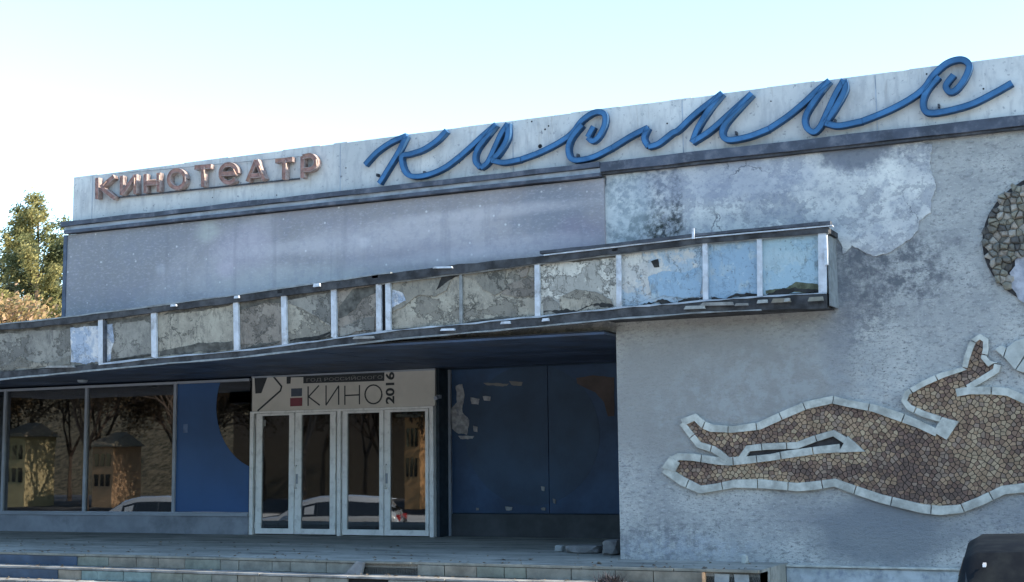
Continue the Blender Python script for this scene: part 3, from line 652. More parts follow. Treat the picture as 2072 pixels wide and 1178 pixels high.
# top and bottom bands
def band(name, pts, Yf, dep, m, seed, jit=1.2):      # pts: (x, ytop, ybottom)
    r = random.Random(seed); P = []
    for a, b in zip(pts[:-1], pts[1:]):
        n = max(1, int((b[0]-a[0])/28))
        for k in range(n):
            s = k/n; P.append((a[0]+(b[0]-a[0])*s, a[1]+(b[1]-a[1])*s+r.uniform(-jit, jit), a[2]+(b[2]-a[2])*s+r.uniform(-jit, jit)))
    P.append(pts[-1]); mb = MB()
    for i, (a, b) in enumerate(zip(P[:-1], P[1:])):
        A = [U(a[0], a[2], Yf), U(b[0], b[2], Yf), U(b[0], b[1], Yf), U(a[0], a[1], Yf)]
        Bk = [Vector((p.x, Yf+dep, p.z)) for p in A]
        mb.add(A+Bk, [(0, 1, 2, 3), (7, 6, 5, 4), (1, 0, 4, 5), (3, 2, 6, 7)]+([(0, 3, 7, 4)] if i == 0 else [])+([(2, 1, 5, 6)] if i == len(P)-2 else []))
    return mb.build(name, m, B)
top1 = [(-190, 677, 692), (0, 657, 668), (133, 643, 656), (311, 620, 633), (477, 598, 612), (574, 583, 598), (765, 556, 574), (790, 553, 570), (930, 535, 553), (1090, 518, 533), (1253, 499, 513), (1427, 480, 492), (1540, 470, 482), (1676, 460, 470)]
band('roof_edge', top1, CT-.05, .5, M['tar'], 1, 1.2)
band('roof_edge_liner', [(x, b-1.2, b+2.5) for x, a, b in top1 if x >= 700], CT-.025, .04, M['steel_grey'], 2, .6)
band('roof_edge_lip', [(x, a-2.5, a+.3) for x, a, b in top1 if x <= 800], CT-.06, .5, M['steel_grey'], 3, .8)
band('flashing', [(1092, 508, 514), (1250, 491, 498), (1400, 473, 480)], CT-.08, .09, M['dark_metal'], 4, .5)
band('flashing', [(1404, 473, 478), (1550, 459, 465), (1680, 447, 455)], CT-.08, .09, M['dark_metal'], 5, .5)
band('flashing_lip', [(1100, 515, 517.5), (1400, 480.5, 483), (1684, 455, 457.5)], CT-.07, .08, M['steel'], 6, .3)
p = U(1402, 470, CT-.1); MB().box(p.x-.015, p.x+.015, p.y, p.y+.02, p.z-.08, p.z+.05).build('bracket', M['steel'], B)
bot = [(-190, 770, 782), (0, 753, 768), (204, 737, 748), (311, 725, 738), (477, 711, 724), (574, 699, 713), (675, 686, 701), (785, 670, 688), (930, 657, 675), (1087, 641, 661), (1253, 623, 645), (1427, 609, 632), (1540, 600, 627), (1672, 593, 624)]
band('lower_edge', bot, CB-.02, .14, M['tar'], 7, 1.3)
band('lower_batten', [(x, b-1.5, b+1.5) for x, a, b in bot if x <= 1640], CB-.035, .03, M['steel_grey'], 8, .7)
band('lower_lip', [(x, a-1.5, a+1.2) for x, a, b in bot if 200 <= x], CB-.035, .03, M['cornice_light'], 9, 1.2)
for i, (x, y, w, h_, m_) in enumerate(((1405, 622, 22, 4, 'rubble2'), (1450, 615, 35, 4, 'tread'), (1542, 610, 11, 4, 'rubble2'), (1500, 616, 14, 3, 'tread'), (1580, 608, 20, 5, 'tile2'), (1592, 607, 6, 4, 'rubble2'), (1650, 605, 16, 5, 'tile1'), (905, 667, 15, 2.5, 'steel'), (1022, 653, 10, 3, 'steel'), (1103, 647, 7, 3.5, 'steel'), (735, 683, 22, 3, 'tread'), (895, 541, 20, 2.2, 'steel'), (120, 742, 30, 2.5, 'tread'), (640, 577, 7, 4, 'steel'), (478, 601, 5, 3, 'steel'), (350, 618, 6, 2.5, 'steel'))):
    Yq = (CB if y > 600 and x > 1200 or y > 640 else CT)-.075-.002*i
    A = [U(x-w, y+h_, Yq), U(x+w, y+h_*.6, Yq), U(x+w*.9, y-h_, Yq), U(x-w*.8, y-h_*.7, Yq)]
    MB().hexa(A, [Vector((q.x, q.y+.03, q.z)) for q in A]).build('loose_strip', M[m_], B)
# end face of the canopy
e = [U(1672, 590, CB), U(1672, 466, CT)]; zt, zbm = e[1].z, e[0].z
MB().box(XE+.035, XE+.055, CB+.02, -.003, 3.06, zt-.02).build('canopy_end', M['steel_grey'], B)
MB().box(XE+.03, XE+.065, CT-.02, CT+.04, zbm+.3, zt-.03).build('end_post', M['steel'], B)
MB().box(XL, XE+.1, CT+.02, -.02, zt-.01, zt+.02).build('canopy_deck', M['tar'], B) if False else None
# ceiling lamp and lamp beside the sign
p = G(167, 771, CZ-.02); MB().cyl((p.x, p.y, CZ-.002), (p.x, p.y, CZ-.05), .1, .07, n=14).build('ceiling_lamp', simple('lamp_glass', (.30, .33, .36), .4), B, smooth=False)
for x, y in ((885, 803),):
    p = U(x, y, DY); mb = MB(); mb.box(p.x+.0, p.x+.07, DY-.05, DY+.02, p.z-.03, p.z+.03); mb.cyl((p.x+.035, DY-.02, p.z), (p.x+.035, DY-.13, p.z-.03), .03, .035, n=10); mb.build('wall_lamp', M['alu'], B)

# ---------------------------------------------------------------- banner
ban = thing('banner', 'long faded grey lilac banner printed with stars under the cornice', 'banner', (-11, -.06, 3.2))
q = [U(135, 478, -.06), U(1222, 352, -.06)]
XB1 = UX(1223, 450, -.06); zbt = ZC-.215
MB().box(XB, XB1, -.06, .0, 3.3, zbt).build('printed_sheet', M['banner'], ban)
MB().box(XB-.07, XB-.003, -.075, .0, 3.3, zbt).build('edge_strip', simple('dark_banner_edge', (.07, .09, .13), .6), ban)

# ---------------------------------------------------------------- lettering
def sweep(pts, w, y0, y1, rim=.018, rec=.03, closed=False):   # trough letter: pts (x,z); back at y0, front at y1 (y1<y0)
    P = [Vector(p) for p in pts]; n = len(P); side = MB()
    prof = [(-w, y0, 1), (-w, y1, 1), (-w+rim, y1, 0), (-w+rim, y1+rec, 0), (w-rim, y1+rec, 0), (w-rim, y1, 1), (w, y1, 1), (w, y0, 1)]
    vs = []
    for i in range(n):
        if closed: d = (P[(i+1) % n]-P[i-1])
        else: d = (P[min(i+1, n-1)]-P[max(i-1, 0)])
        d = d.normalized(); nr = Vector((-d.y, d.x)); s = 1
        for a, y, _ in prof: vs.append((P[i].x+nr.x*a, y, P[i].y+nr.y*a))
    fs = []; ms = []; k = len(prof)
    for i in range(n if closed else n-1):
        j = (i+1) % n
        for a in range(k):
            b = (a+1) % k
            fs.append((i*k+a, i*k+b, j*k+b, j*k+a)); ms.append(1 if a in (0, 1, 5, 6, 7) else 0)
    if not closed:
        for b, rv in ((0, 0), ((n-1)*k, 1)):
            for f in ((0, 1, 2, 3), (4, 5, 6, 7), (0, 3, 4, 7)):
                f = tuple(b+x for x in f); fs.append(f if rv else f[::-1]); ms.append(1)
    side.v = vs; side.f = [tuple(f) for f in fs]; side.m = ms
    return side
def S2(X, Y): return (680+X/2.96, 90+Y/2.96)
def S3(X, Y): return (1372+X/2.96, 90+Y/2.96)
LY = -.105
strokes = [
 ('к', [[S2(*p) for p in [(170, 720), (240, 645), (330, 583), (418, 545), (375, 635), (315, 735), (255, 832)]],
        [S2(*p) for p in [(658, 515), (600, 575), (520, 628), (440, 655), (392, 668), (396, 730), (425, 778), (480, 790), (560, 775), (650, 735), (740, 668)]]]),
 ('о', [[S2(*p) for p in [(740, 668), (800, 615), (870, 550), (955, 478), (900, 550), (842, 630), (830, 695), (862, 738), (905, 705), (950, 610), (985, 535), (1026, 473), (1022, 560), (975, 645), (928, 692), (1000, 706), (1100, 688)]]]),
 ('с', [[S2(*p) for p in [(1100, 688), (1210, 648), (1330, 588), (1410, 530), (1470, 455), (1545, 406), (1600, 412), (1608, 470), (1575, 545), (1535, 578), (1505, 555), (1540, 490)]],
        [S2(*p) for p in [(1470, 480), (1410, 555), (1388, 620), (1400, 676), (1440, 692), (1540, 672), (1650, 618)]]]),
 ('м', [[S2(*p) for p in [(1650, 618), (1770, 545), (1865, 497), (1842, 560), (1868, 612), (1930, 592), (2010, 530)]]+[S3(*p) for p in [(0, 510), (100, 415), (262, 290), (190, 380), (120, 490), (82, 585)]],
        [S3(*p) for p in [(82, 585), (190, 515), (320, 400), (440, 292), (350, 390), (280, 475), (262, 535), (300, 570), (420, 550), (540, 505)]]]),
 ('о', [[S3(*p) for p in [(540, 505), (650, 432), (750, 350), (830, 275), (905, 215), (840, 300), (765, 420), (765, 490), (808, 523), (850, 490), (895, 395), (945, 290), (992, 210), (998, 270), (940, 380), (880, 470), (960, 485), (1100, 458)]]]),
 ('с', [[S3(*p) for p in [(1100, 458), (1250, 398), (1380, 330), (1470, 262), (1530, 180), (1610, 110), (1695, 88), (1742, 122), (1720, 195), (1670, 265), (1628, 283), (1603, 245), (1650, 180)]],
        [S3(*p) for p in [(1560, 190), (1490, 275), (1466, 350), (1490, 405), (1590, 400), (1750, 358), (1890, 290), (2000, 228)]]]),
]
def split_cusps(pts):
    out = [[pts[0]]]
    for i in range(1, len(pts)-1):
        out[-1].append(pts[i]); a = Vector(pts[i])-Vector(pts[i-1]); b = Vector(pts[i+1])-Vector(pts[i])
        if a.angle(b) > radians(80): out.append([pts[i]])
    out[-1].append(pts[-1]); return out
scr = thing('script_sign', 'large blue handwritten sign reading космос along the parapet', 'sign', (-6, -.02, 5.2))
for i, (nm, sts) in enumerate(strokes):
    o = None; mb = MB()
    for s_i, s in enumerate([q_ for st_ in sts for q_ in split_cusps(st_)]):
        Yf = LY-.0017*i-.005*s_i
        W = [U(x, y, Yf) for x, y in s]
        P = catmull([(p.x, p.z) for p in W], 6) if len(W) > 2 else [Vector((p.x, p.z)) for p in W]
        # keep sharp turns from folding
        w = sweep(P, .036, -.022, Yf, .006, .005)
        mb.add(w.v, w.f); mb.m[-len(w.f):] = w.m
    mb.build('letter', [M['script_blue'], M['script_side']], scr)
# brackets under the script
mb = MB()
for x, y in ((765, 355), (860, 350), (985, 330), (1170, 315), (1420, 275), (1490, 270), (1690, 245), (1900, 215)):
    p = U(x, y, -.06); mb.box(p.x-.01, p.x+.01, -.1, -.021, p.z-.02, p.z+.02)
mb.build('bracket', M['dark_metal'], scr, kind='stuff')

kin = thing('cinema_sign', 'rusty red block letters reading КИНОТЕАТР at the left of the parapet', 'sign', (-14, -.02, 5.4))
def K(X, Y): return (150+X/3.767, 280+Y/3.767)
def E_(cx, cy, rx, ry, a0, a1, n=18): return [(cx+rx*cos(radians(a0+(a1-a0)*i/n)), cy-ry*sin(radians(a0+(a1-a0)*i/n))) for i in range(n+1)]
def slant(x): return 0
L9 = [
 [[(172, 300), (172, 460)], [(300, 290), (200, 375)], [(200, 375), (305, 455)]],
 [[(360, 285), (360, 432)], [(360, 425), (460, 290)], [(462, 275), (462, 422)]],
 [[(540, 272), (540, 415)], [(640, 262), (640, 405)], [(540, 343), (640, 335)]],
 [E_(780, 310, 62, 68, 0, 360)],
 [[(915, 222), (1040, 212)], [(980, 220), (980, 368)]],
 [E_(1175, 267, 62, 70, 330, 8, 16)[::-1] if False else [(1175+62*cos(radians(a)), 267-70*sin(radians(a))) for a in range(-40, -341, -15)][::-1], [(1115, 272), (1235, 262)]],
 [[(1318, 330), (1385, 165)], [(1385, 165), (1445, 315)], [(1345, 285), (1425, 278)]],
 [[(1530, 172), (1660, 158)], [(1598, 168), (1598, 312)]],
 [[(1738, 135), (1738, 300)], [(1738, 140), (1800, 130), (1838, 165), (1836, 205), (1800, 235), (1738, 240)]],
]
L9[5][0] = [(1175+62*cos(radians(a)), 267-70*sin(radians(a))) for a in range(0, 321, 16)]
for i, lt in enumerate(L9):
    mb = MB()
    for s_i, s in enumerate(lt):
        Yf = -.13-.006*s_i; P = [U(*K(X, Y), Yf) for X, Y in s]; P = [(p.x, p.z) for p in P]
        if len(P) == 6: P = [tuple(v) for v in catmull(P, 5)]
        if len(P) == 2:
            a, b = Vector(P[0]), Vector(P[1]); P = [a, (a+b)/2, b]
        w = sweep(P, .034, -.035, Yf, .006, .007); mb.add(w.v, w.f); mb.m[-len(w.f):] = w.m
    mb.build('letter', [M['rust'], M['rust_side']], kin)
for (xa, ya, xb_, yb) in ((330, 452, 1720, 308), (340, 268, 1720, 138)):
    A, C_ = U(*K(xa, ya), -.05), U(*K(xb_, yb), -.05)
    MB().cyl((A.x, -.05, A.z), (C_.x, -.05, C_.z), .012 if ya > 400 else .006, n=6).build('rail', M['dark_metal'] if ya > 400 else M['steel_grey'], kin)
mb = MB()
for i in range(9):
    p = U(*K(420+i*155, 440-i*16), -.05); mb.box(p.x-.006, p.x+.006, -.05, -.021, p.z-.012, p.z+.012)
mb.build('bracket', M['dark_metal'], kin, kind='stuff')
# amber rods standing in for sun glints on the letters
mb = MB()
for X, Y, dx, dy in ((245, 330, -25, 30), (560, 320, 60, -5), (990, 240, 5, 60), (1215, 235, 20, 40), (1410, 210, 25, 60), (1615, 190, 5, 50), (1845, 160, 5, 50), (460, 300, 0, 60), (650, 280, 0, 50), (848, 290, 0, 40)):
    a, b = U(*K(X, Y), -.15), U(*K(X+dx, Y+dy), -.15); mb.cyl(a, b, .008, n=6)
mb.build('tube', simple('amber_tube', (.7, .42, .3), .25, .1, 5, 0, .6), kin, kind='stuff')

# ---------------------------------------------------------------- entrance sign above the doors
SY = DY-.05
es = thing('entrance_sign', 'beige board over the doors with КИНО, 2016 and a flag square', 'sign', (UX(695, 790, SY), SY, UZ(695, 830, SY)))
q = [U(511, 838, SY), U(880, 820, SY), U(880, 741, SY), U(511, 757, SY)]
zlo = zframe+.004; zhi = max(q[2].z, q[3].z)
sx0, sx1 = q[3].x, q[1].x
MB().box(sx0, sx1, SY, DY-.004, zlo, min(zhi, CZ-.006)).build('board', M['sign_board'], es)
MB().box(sx0-.01, sx1+.005, SY-.012, SY-.001, min(zhi, CZ-.006)-.03, min(zhi, CZ-.006)+.0).build('top_rail', M['alu'], es)
def E5(X, Y): return (500+X/5.18, 730+Y/5.18)
def flat(pts, name, m, d=.003, k=0):
    MB().plate([(U(*E5(X, Y), SY).x, U(*E5(X, Y), SY).z) for X, Y in pts], SY-d-.0004*k, SY-.0006).build(name, M[m], es)
flat([(78, 172), (215, 168), (150, 340), (88, 345)], 'printed_wedge', 'ink')
def stroke(pts, w, name, m, k=0):
    P = [Vector((U(*E5(X, Y), SY).x, U(*E5(X, Y), SY).z)) for X, Y in pts]; mb = MB()
    for a, b in zip(P[:-1], P[1:]):
        d = (b-a).normalized(); nr = Vector((-d.y, d.x))*w; e2 = d*w*.4
        mb.plate([tuple(a-e2+nr), tuple(b+e2+nr), tuple(b+e2-nr), tuple(a-e2-nr)], SY-.003-.0003*k, SY-.0006); k += 1
    mb.build(name, M[m], es)
stroke([(265, 152), (362, 270), (350, 315), (112, 525)], .016, 'printed_chevron', 'ink')
flat([(415, 152), (590, 145), (590, 172), (460, 176), (455, 240), (415, 243)], 'printed_bracket', 'ink')
flat([(590, 146), (1440, 112), (1438, 212), (590, 238)], 'printed_bar', 'ink')
flat([(462, 292), (577, 288), (575, 372), (462, 376)], 'flag_square', 'print_blue')
flat([(452, 392), (580, 386), (578, 474), (452, 480)], 'flag_square', 'print_red')
stroke([(640, 272), (640, 470)], .013, 'letter', 'ink'); 
def letters(sets):
    for sets_ in sets:
        mb = MB(); k = 0
        for pts in sets_:
            P = [Vector((U(*E5(X, Y), SY).x, U(*E5(X, Y), SY).z)) for X, Y in pts]
            for a, b in zip(P[:-1], P[1:]):
                d = (b-a).normalized(); nr = Vector((-d.y, d.x))*.012; e2 = d*.005
                mb.plate([tuple(a-e2+nr), tuple(b+e2+nr), tuple(b+e2-nr), tuple(a-e2-nr)], SY-.003-.0003*k, SY-.0006); k += 1
        mb.build('letter', M['ink'], es)
letters([[[(752, 262), (645, 378), (760, 465)]], [[(828, 262), (828, 465), (960, 265), (960, 460)]], [[(1025, 265), (1025, 460)], [(1178, 258), (1178, 455)], [(1025, 365), (1178, 358)]],
         [[(1325+88*cos(radians(a)), 353-98*sin(radians(a))) for a in range(0, 361, 15)]]])
def text_mesh(s, size, name, m, parent, mat4, bold=0):
    cu = bpy.data.curves.new('t', 'FONT'); cu.body = s; cu.size = size; cu.extrude = .001; cu.offset = bold; cu.align_x = 'LEFT'
    o = bpy.data.objects.new('t', cu); COL.objects.link(o)
    dg = bpy.context.evaluated_depsgraph_get(); me = bpy.data.meshes.new_from_object(o.evaluated_get(dg))
    bpy.data.objects.remove(o); bpy.data.curves.remove(cu)
    xs = [v.co.x for v in me.vertices]; ys = [v.co.y for v in me.vertices]
    me.materials.clear(); me.materials.append(m)
    return me, min(xs), max(xs), min(ys), max(ys)
def place_text(s, name, m, parent, p0, p1, ph, rot=0, bold=0):   # fit into a box: p0 lower left, width vector p1-p0, height ph (world m)
    me, x0, x1, y0, y1 = text_mesh(s, 1.0, name, m, parent, None, bold)
    W = Vector((p1[0]-p0[0], 0, p1[1]-p0[1])); Hd = Vector((-W.z, 0, W.x)).normalized()*ph
    for v in me.vertices:
        a = (v.co.x-x0)/(x1-x0); b = (v.co.y-y0)/(y1-y0); dd = v.co.z
        q_ = W*a+Hd*b; v.co = Vector((q_.x, -dd, q_.z))
    return link(me, name, parent, (p0[0], SY-.0042, p0[1]))
a = U(*E5(1545, 452), SY); b = U(*E5(1545, 118), SY); c_ = U(*E5(1448, 300), SY)
place_text('2016', 'year_figures', M['ink'], es, (a.x, a.z), (b.x, b.z), abs(a.x-c_.x)*.95, bold=.03)
a = U(*E5(625, 228), SY); b = U(*E5(1420, 196), SY)
place_text('ГОД РОССИЙСКОГО', 'small_lettering', M['print_pale'], es, (a.x, a.z), (b.x, b.z), .085)

# ---------------------------------------------------------------- mosaic relief of a flying figure
def Z7(X, Y): return (1300+X/2.189, 640+Y/2.189)
def Wp(X, Y): p = U(*Z7(X, Y)); return (p.x, p.z)
fig = thing('mosaic_figure', 'brown stone mosaic of a floating figure edged in cream slabs', 'mosaic', (U(1700, 900).x, -.01, U(1700, 1000).z))
bottom = [(100, 675), (180, 730), (262, 768), (335, 757), (410, 742), (530, 742), (690, 757), (770, 750), (855, 737), (940, 768), (1060, 808), (1240, 852), (1320, 860), (1410, 853), (1500, 818), (1600, 770), (1690, 760), (1800, 752), (1900, 740), (2000, 700), (2080, 640), (2110, 560)]
legtop = [(130, 640), (165, 622), (230, 625), (330, 640), (385, 643), (470, 637), (570, 626), (640, 613), (790, 592), (880, 584)]
upfoot = [(385, 640), (350, 610), (320, 590), (255, 570), (215, 520), (178, 472)]
uptop = [(178, 472), (237, 448), (270, 480), (310, 496), (400, 502), (520, 487), (630, 437), (730, 395), (845, 370), (900, 384), (1030, 408), (1140, 445), (1230, 480), (1310, 518)]
arm = [(1325, 457), (1250, 435), (1185, 405), (1162, 375), (1176, 340), (1250, 298), (1330, 262), (1428, 236), (1438, 190), (1452, 148), (1468, 108), (1497, 92), (1522, 108), (1522, 150), (1514, 184), (1538, 212), (1577, 204), (1568, 242), (1500, 284), (1440, 318)]
shoulder = [(1390, 340), (1450, 330), (1550, 330), (1620, 336), (1690, 368), (1780, 400), (1850, 380), (1900, 300), (1980, 270), (2050, 300), (2090, 370), (2080, 440), (2110, 560)]
gapup = [(440, 633), (472, 586), (545, 578), (690, 572), (760, 545), (850, 518), (905, 552)]
body_poly = [(128, 668)]+bottom[1:]+shoulder[::-1][1:]+arm[::-1]+[(1325, 457), (1345, 500), (1320, 520)]+uptop[::-1]+upfoot[::-1]+[(330, 640), (230, 630), (165, 634), (142, 652)]
gap_poly = [(470, 637), (475, 588), (545, 578), (690, 572), (760, 545), (850, 520), (905, 553), (975, 598), (880, 584), (790, 592), (640, 613), (570, 626)]
BPW = [Wp(*p) for p in body_poly]; GPW = [Wp(*p) for p in gap_poly]
MB().plate([Wp(*p) for p in body_poly], -.012, -.003).build('mortar_bed', M['mortar'], fig)
def voronoi_tiles(inside_fn, x0, x1, z0, z1, step, jit, seed, shrink, sx=1.0, flow=None):
    r = random.Random(seed); nx = int((x1-x0)/(step*sx))+2; nz = int((z1-z0)/step)+2; pts = {}
    for i in range(nx):
        for j in range(nz):
            px_ = x0+(i+.5*(j % 2)+r.uniform(-jit, jit))*step*sx; pts[i, j] = (px_, z0+(j+r.uniform(-jit, jit)*.7)*step+(flow(px_) if flow else 0))
    out = []
    for (i, j), p in pts.items():
        if not inside_fn(p): continue
        s = step*1.6; cell = [(p[0]-s, p[1]-s), (p[0]+s, p[1]-s), (p[0]+s, p[1]+s), (p[0]-s, p[1]+s)]
        for di in (-2, -1, 0, 1, 2):
            for dj in (-2, -1, 0, 1, 2):
                q = pts.get((i+di, j+dj))
                if q is None or (di == 0 and dj == 0): continue
                mx_, mz_ = (p[0]+q[0])/2, (p[1]+q[1])/2; nx_, nz_ = q[0]-p[0], q[1]-p[1]; new = []
                for a in range(len(cell)):
                    A, B_ = cell[a], cell[(a+1) % len(cell)]
                    da = (A[0]-mx_)*nx_+(A[1]-mz_)*nz_; db = (B_[0]-mx_)*nx_+(B_[1]-mz_)*nz_
                    if da <= 0: new.append(A)
                    if (da < 0) != (db < 0) and abs(da-db) > 1e-12:
                        tt = da/(da-db); new.append((A[0]+(B_[0]-A[0])*tt, A[1]+(B_[1]-A[1])*tt))
                cell = new
                if len(cell) < 3: break
            if len(cell) < 3: break
        if len(cell) < 3: continue
        cx = sum(c[0] for c in cell)/len(cell); cz = sum(c[1] for c in cell)/len(cell)
        cell = [(cx+(c[0]-cx)*shrink, cz+(c[1]-cz)*shrink) for c in cell]
        area = abs(sum(cell[a][0]*cell[(a+1) % len(cell)][1]-cell[(a+1) % len(cell)][0]*cell[a][1] for a in range(len(cell))))/2
        out.append((area, (cx, cz), cell))
    return out
def fin(p): return inside(p, BPW) and not inside(p, GPW)
xs = [p[0] for p in BPW]; zz_ = [p[1] for p in BPW]
BL = [Wp(*p) for p in bottom[2:]]; 
def flow_z(x):                                       # courses of stones follow the lower contour of the body
    if x <= BL[0][0]: return 0
    for a, b in zip(BL[:-1], BL[1:]):
        if a[0] <= x <= b[0]: return (a[1]+(b[1]-a[1])*(x-a[0])/(b[0]-a[0])-BL[0][1])*.9
    return (BL[-1][1]-BL[0][1])*.4
tiles = voronoi_tiles(fin, min(xs), max(xs), min(zz_)-.6, max(zz_)+.3, .043, .34, 5, .85, 1.5, flow_z)
tiles.sort(key=lambda t_: -t_[0])
vis = [t_ for t_ in tiles]
def mos_tile(c, cell, r, base):
    y1 = base-r.uniform(.014, .026); tlx = r.uniform(-.05, .05); tlz = r.uniform(-.05, .05)
    a = sum(cell[i][0]*cell[(i+1) % len(cell)][1]-cell[(i+1) % len(cell)][0]*cell[i][1] for i in range(len(cell)))
    if a < 0: cell = cell[::-1]
    fr_ = [(x, y1+(x-c[0])*tlx+(z-c[1])*tlz, z) for x, z in cell]
    return fr_, [(x, base, z) for x, z in cell]
r = random.Random(2)
def pick(c):                                        # warmer and paler stones drift in bands along the body
    v = mnoise.noise(Vector((c[0]*1.2, 0, c[1]*4.0)))+r.uniform(-.45, .45)
    return 4 if v > .42 else 1 if v > .15 else 3 if v > -.02 else 0 if v > -.25 else 2 if v > -.4 else 5
MOSM = [M['mos%d' % i] for i in range(6)]
rest = MB()
for i, (ar, c, cell) in enumerate(vis):
    fr_, bk = mos_tile(c, cell, r, -.012); mi = pick(c)
    if i < 300: MB().hexa(fr_, bk).build('mosaic_stone', MOSM[mi], fig)
    else: rest.hexa(fr_, bk, mi)
rest.build('small_mosaic_stones', MOSM, fig, kind='stuff')
# cream border slabs, each a piece
def border(path, w, seg, seed, closed=False, tip0=0, tip1=0):
    P = [Vector(Wp(*p)) for p in path]; r = random.Random(seed)
    # resample into slabs
    L = [0]
    for a, b in zip(P[:-1], P[1:]): L.append(L[-1]+(b-a).length)
    def at(s):
        s = min(max(s, 0), L[-1])
        for i in range(len(L)-1):
            if s <= L[i+1]+1e-9: return P[i]+(P[i+1]-P[i])*((s-L[i])/max(1e-9, L[i+1]-L[i])), (P[i+1]-P[i]).normalized(), i
    s = 0; cuts = [0]
    while s < L[-1]-seg*.6: s += seg*r.uniform(.8, 1.15); cuts.append(min(s, L[-1]))
    cuts[-1] = L[-1]
    def nrm(s):
        a, _, _ = at(s-.02); b, _, _ = at(s+.02); d = (b-a).normalized(); return Vector((-d.y, d.x))
    for a, b in zip(cuts[:-1], cuts[1:]):
        a2, b2 = a+.006, b-.006
        if b2-a2 < .03: continue
        ss = [a2]+[l for l in L if a2+.02 < l < b2-.02]+[b2]
        lf = []; rt = []
        for q in ss:
            p, _, _ = at(q); n_ = nrm(q); ww = w*(1+.25*mnoise.noise(Vector((q*2, seed, 0))))
            lf.append(p+n_*ww); rt.append(p-n_*ww)
        poly = [tuple(v) for v in rt]+[tuple(v) for v in lf[::-1]]
        y1 = -.045-r.uniform(0, .01)
        MB().plate(poly, y1, -.004).build('border_slab', M['border'], fig, bevel=.004)
BW = .046
border(bottom, BW*1.1, .42, 1); border(legtop, BW, .36, 2); border(upfoot, BW*.85, .3, 3); border(uptop, BW*1.0, .38, 4)
border(arm, BW*.72, .3, 5); border(shoulder, BW, .36, 6); border(gapup, BW*.85, .36, 7)
for poly_ in ([(870, 605), (890, 572), (912, 530), (990, 600)], [(1330, 447), (1405, 467), (1350, 548), (1290, 512)], [(90, 672), (128, 618), (170, 650), (150, 690)]):
    MB().plate([Wp(*p) for p in poly_], -.056, -.004).build('corner_slab', M['border'], fig, bevel=.005)
# star-shaped slab relief at the right
star = thing('slab_relief', 'cream pointed slab relief beside the raised hand of the mosaic figure', 'relief', (Wp(1650, 200)[0], -.01, Wp(1650, 240)[1]))
for poly_ in ([(1562, 148), (1590, 128), (1612, 140), (1600, 180)], [(1604, 182), (1616, 140), (1650, 112), (1700, 95), (1735, 100), (1700, 165), (1652, 238)], [(1704, 168), (1738, 104), (1800, 130), (1760, 185)], [(1656, 240), (1702, 172), (1756, 190), (1720, 260)]):
    MB().plate([Wp(*p) for p in poly_], -.05, -.003).build('slab', M['star_stone'], star, bevel=.005)
# round field-stone relief at the right edge
c = U(2150, 484); RD = abs(U(1985, 484).x-c.x)
disc = thing('stone_disc', 'round rough relief of grey field stones high on the wall', 'relief', (c.x, -.01, c.z-RD))
MB().plate([(c.x+RD*.985*cos(2*pi*i/40), c.z+RD*.90*sin(2*pi*i/40)) for i in range(40)], -.02, -.003).build('mortar_bed', M['mortar'], disc)
ci = U(2122, 562); Ri = .40
MB().plate([(ci.x+Ri*cos(2*pi*i/30)+.02*sin(i*3), ci.z+Ri*.95*sin(2*pi*i/30)) for i in range(30)], -.034, -.021).build('rendered_centre', M['disc_paint'], disc)
rr = random.Random(8); disc_rest = MB()
def din(p): return ((p[0]-c.x)/RD)**2+((p[1]-c.z)/(RD*.91))**2 < .92 and (p[0]-ci.x)**2+(p[1]-ci.z)**2 > (Ri*1.0)**2
ds = voronoi_tiles(din, c.x-RD, c.x+RD, c.z-RD, c.z+RD, .074, .5, 11, .95)
ds.sort(key=lambda t_: -t_[0])
DM = [M['disc%d' % i] for i in range(5)]
for i, (ar, cc, cell) in enumerate(ds):
    b0 = -.02; hgt = rr.uniform(.02, .075)
    a = sum(cell[j][0]*cell[(j+1) % len(cell)][1]-cell[(j+1) % len(cell)][0]*cell[j][1] for j in range(len(cell)))
    if a < 0: cell = cell[::-1]
    k = len(cell); low = [(x, b0, z) for x, z in cell]; midv = [(x, b0-hgt*.6, z) for x, z in cell]
    tp = [(cc[0]+(x-cc[0])*.6+rr.uniform(-.008, .008), b0-hgt+rr.uniform(-.012, .012), cc[1]+(z-cc[1])*.6) for x, z in cell]
    vs_ = tp+midv+low; fs_ = [tuple(range(k))]+[(((j+1) % k)+o_, j+o_, k+o_+j, k+o_+(j+1) % k) for o_ in (0, k) for j in range(k)]
    if i < 300: MB().add(vs_, fs_).build('field_stone', DM[rr.choice([0, 0, 1, 1, 2, 3, 4])], disc)
    else: disc_rest.add(vs_, fs_, rr.choice([0, 1, 2, 3, 4]))
if disc_rest.v: disc_rest.build('small_field_stones', DM, disc, kind='stuff')

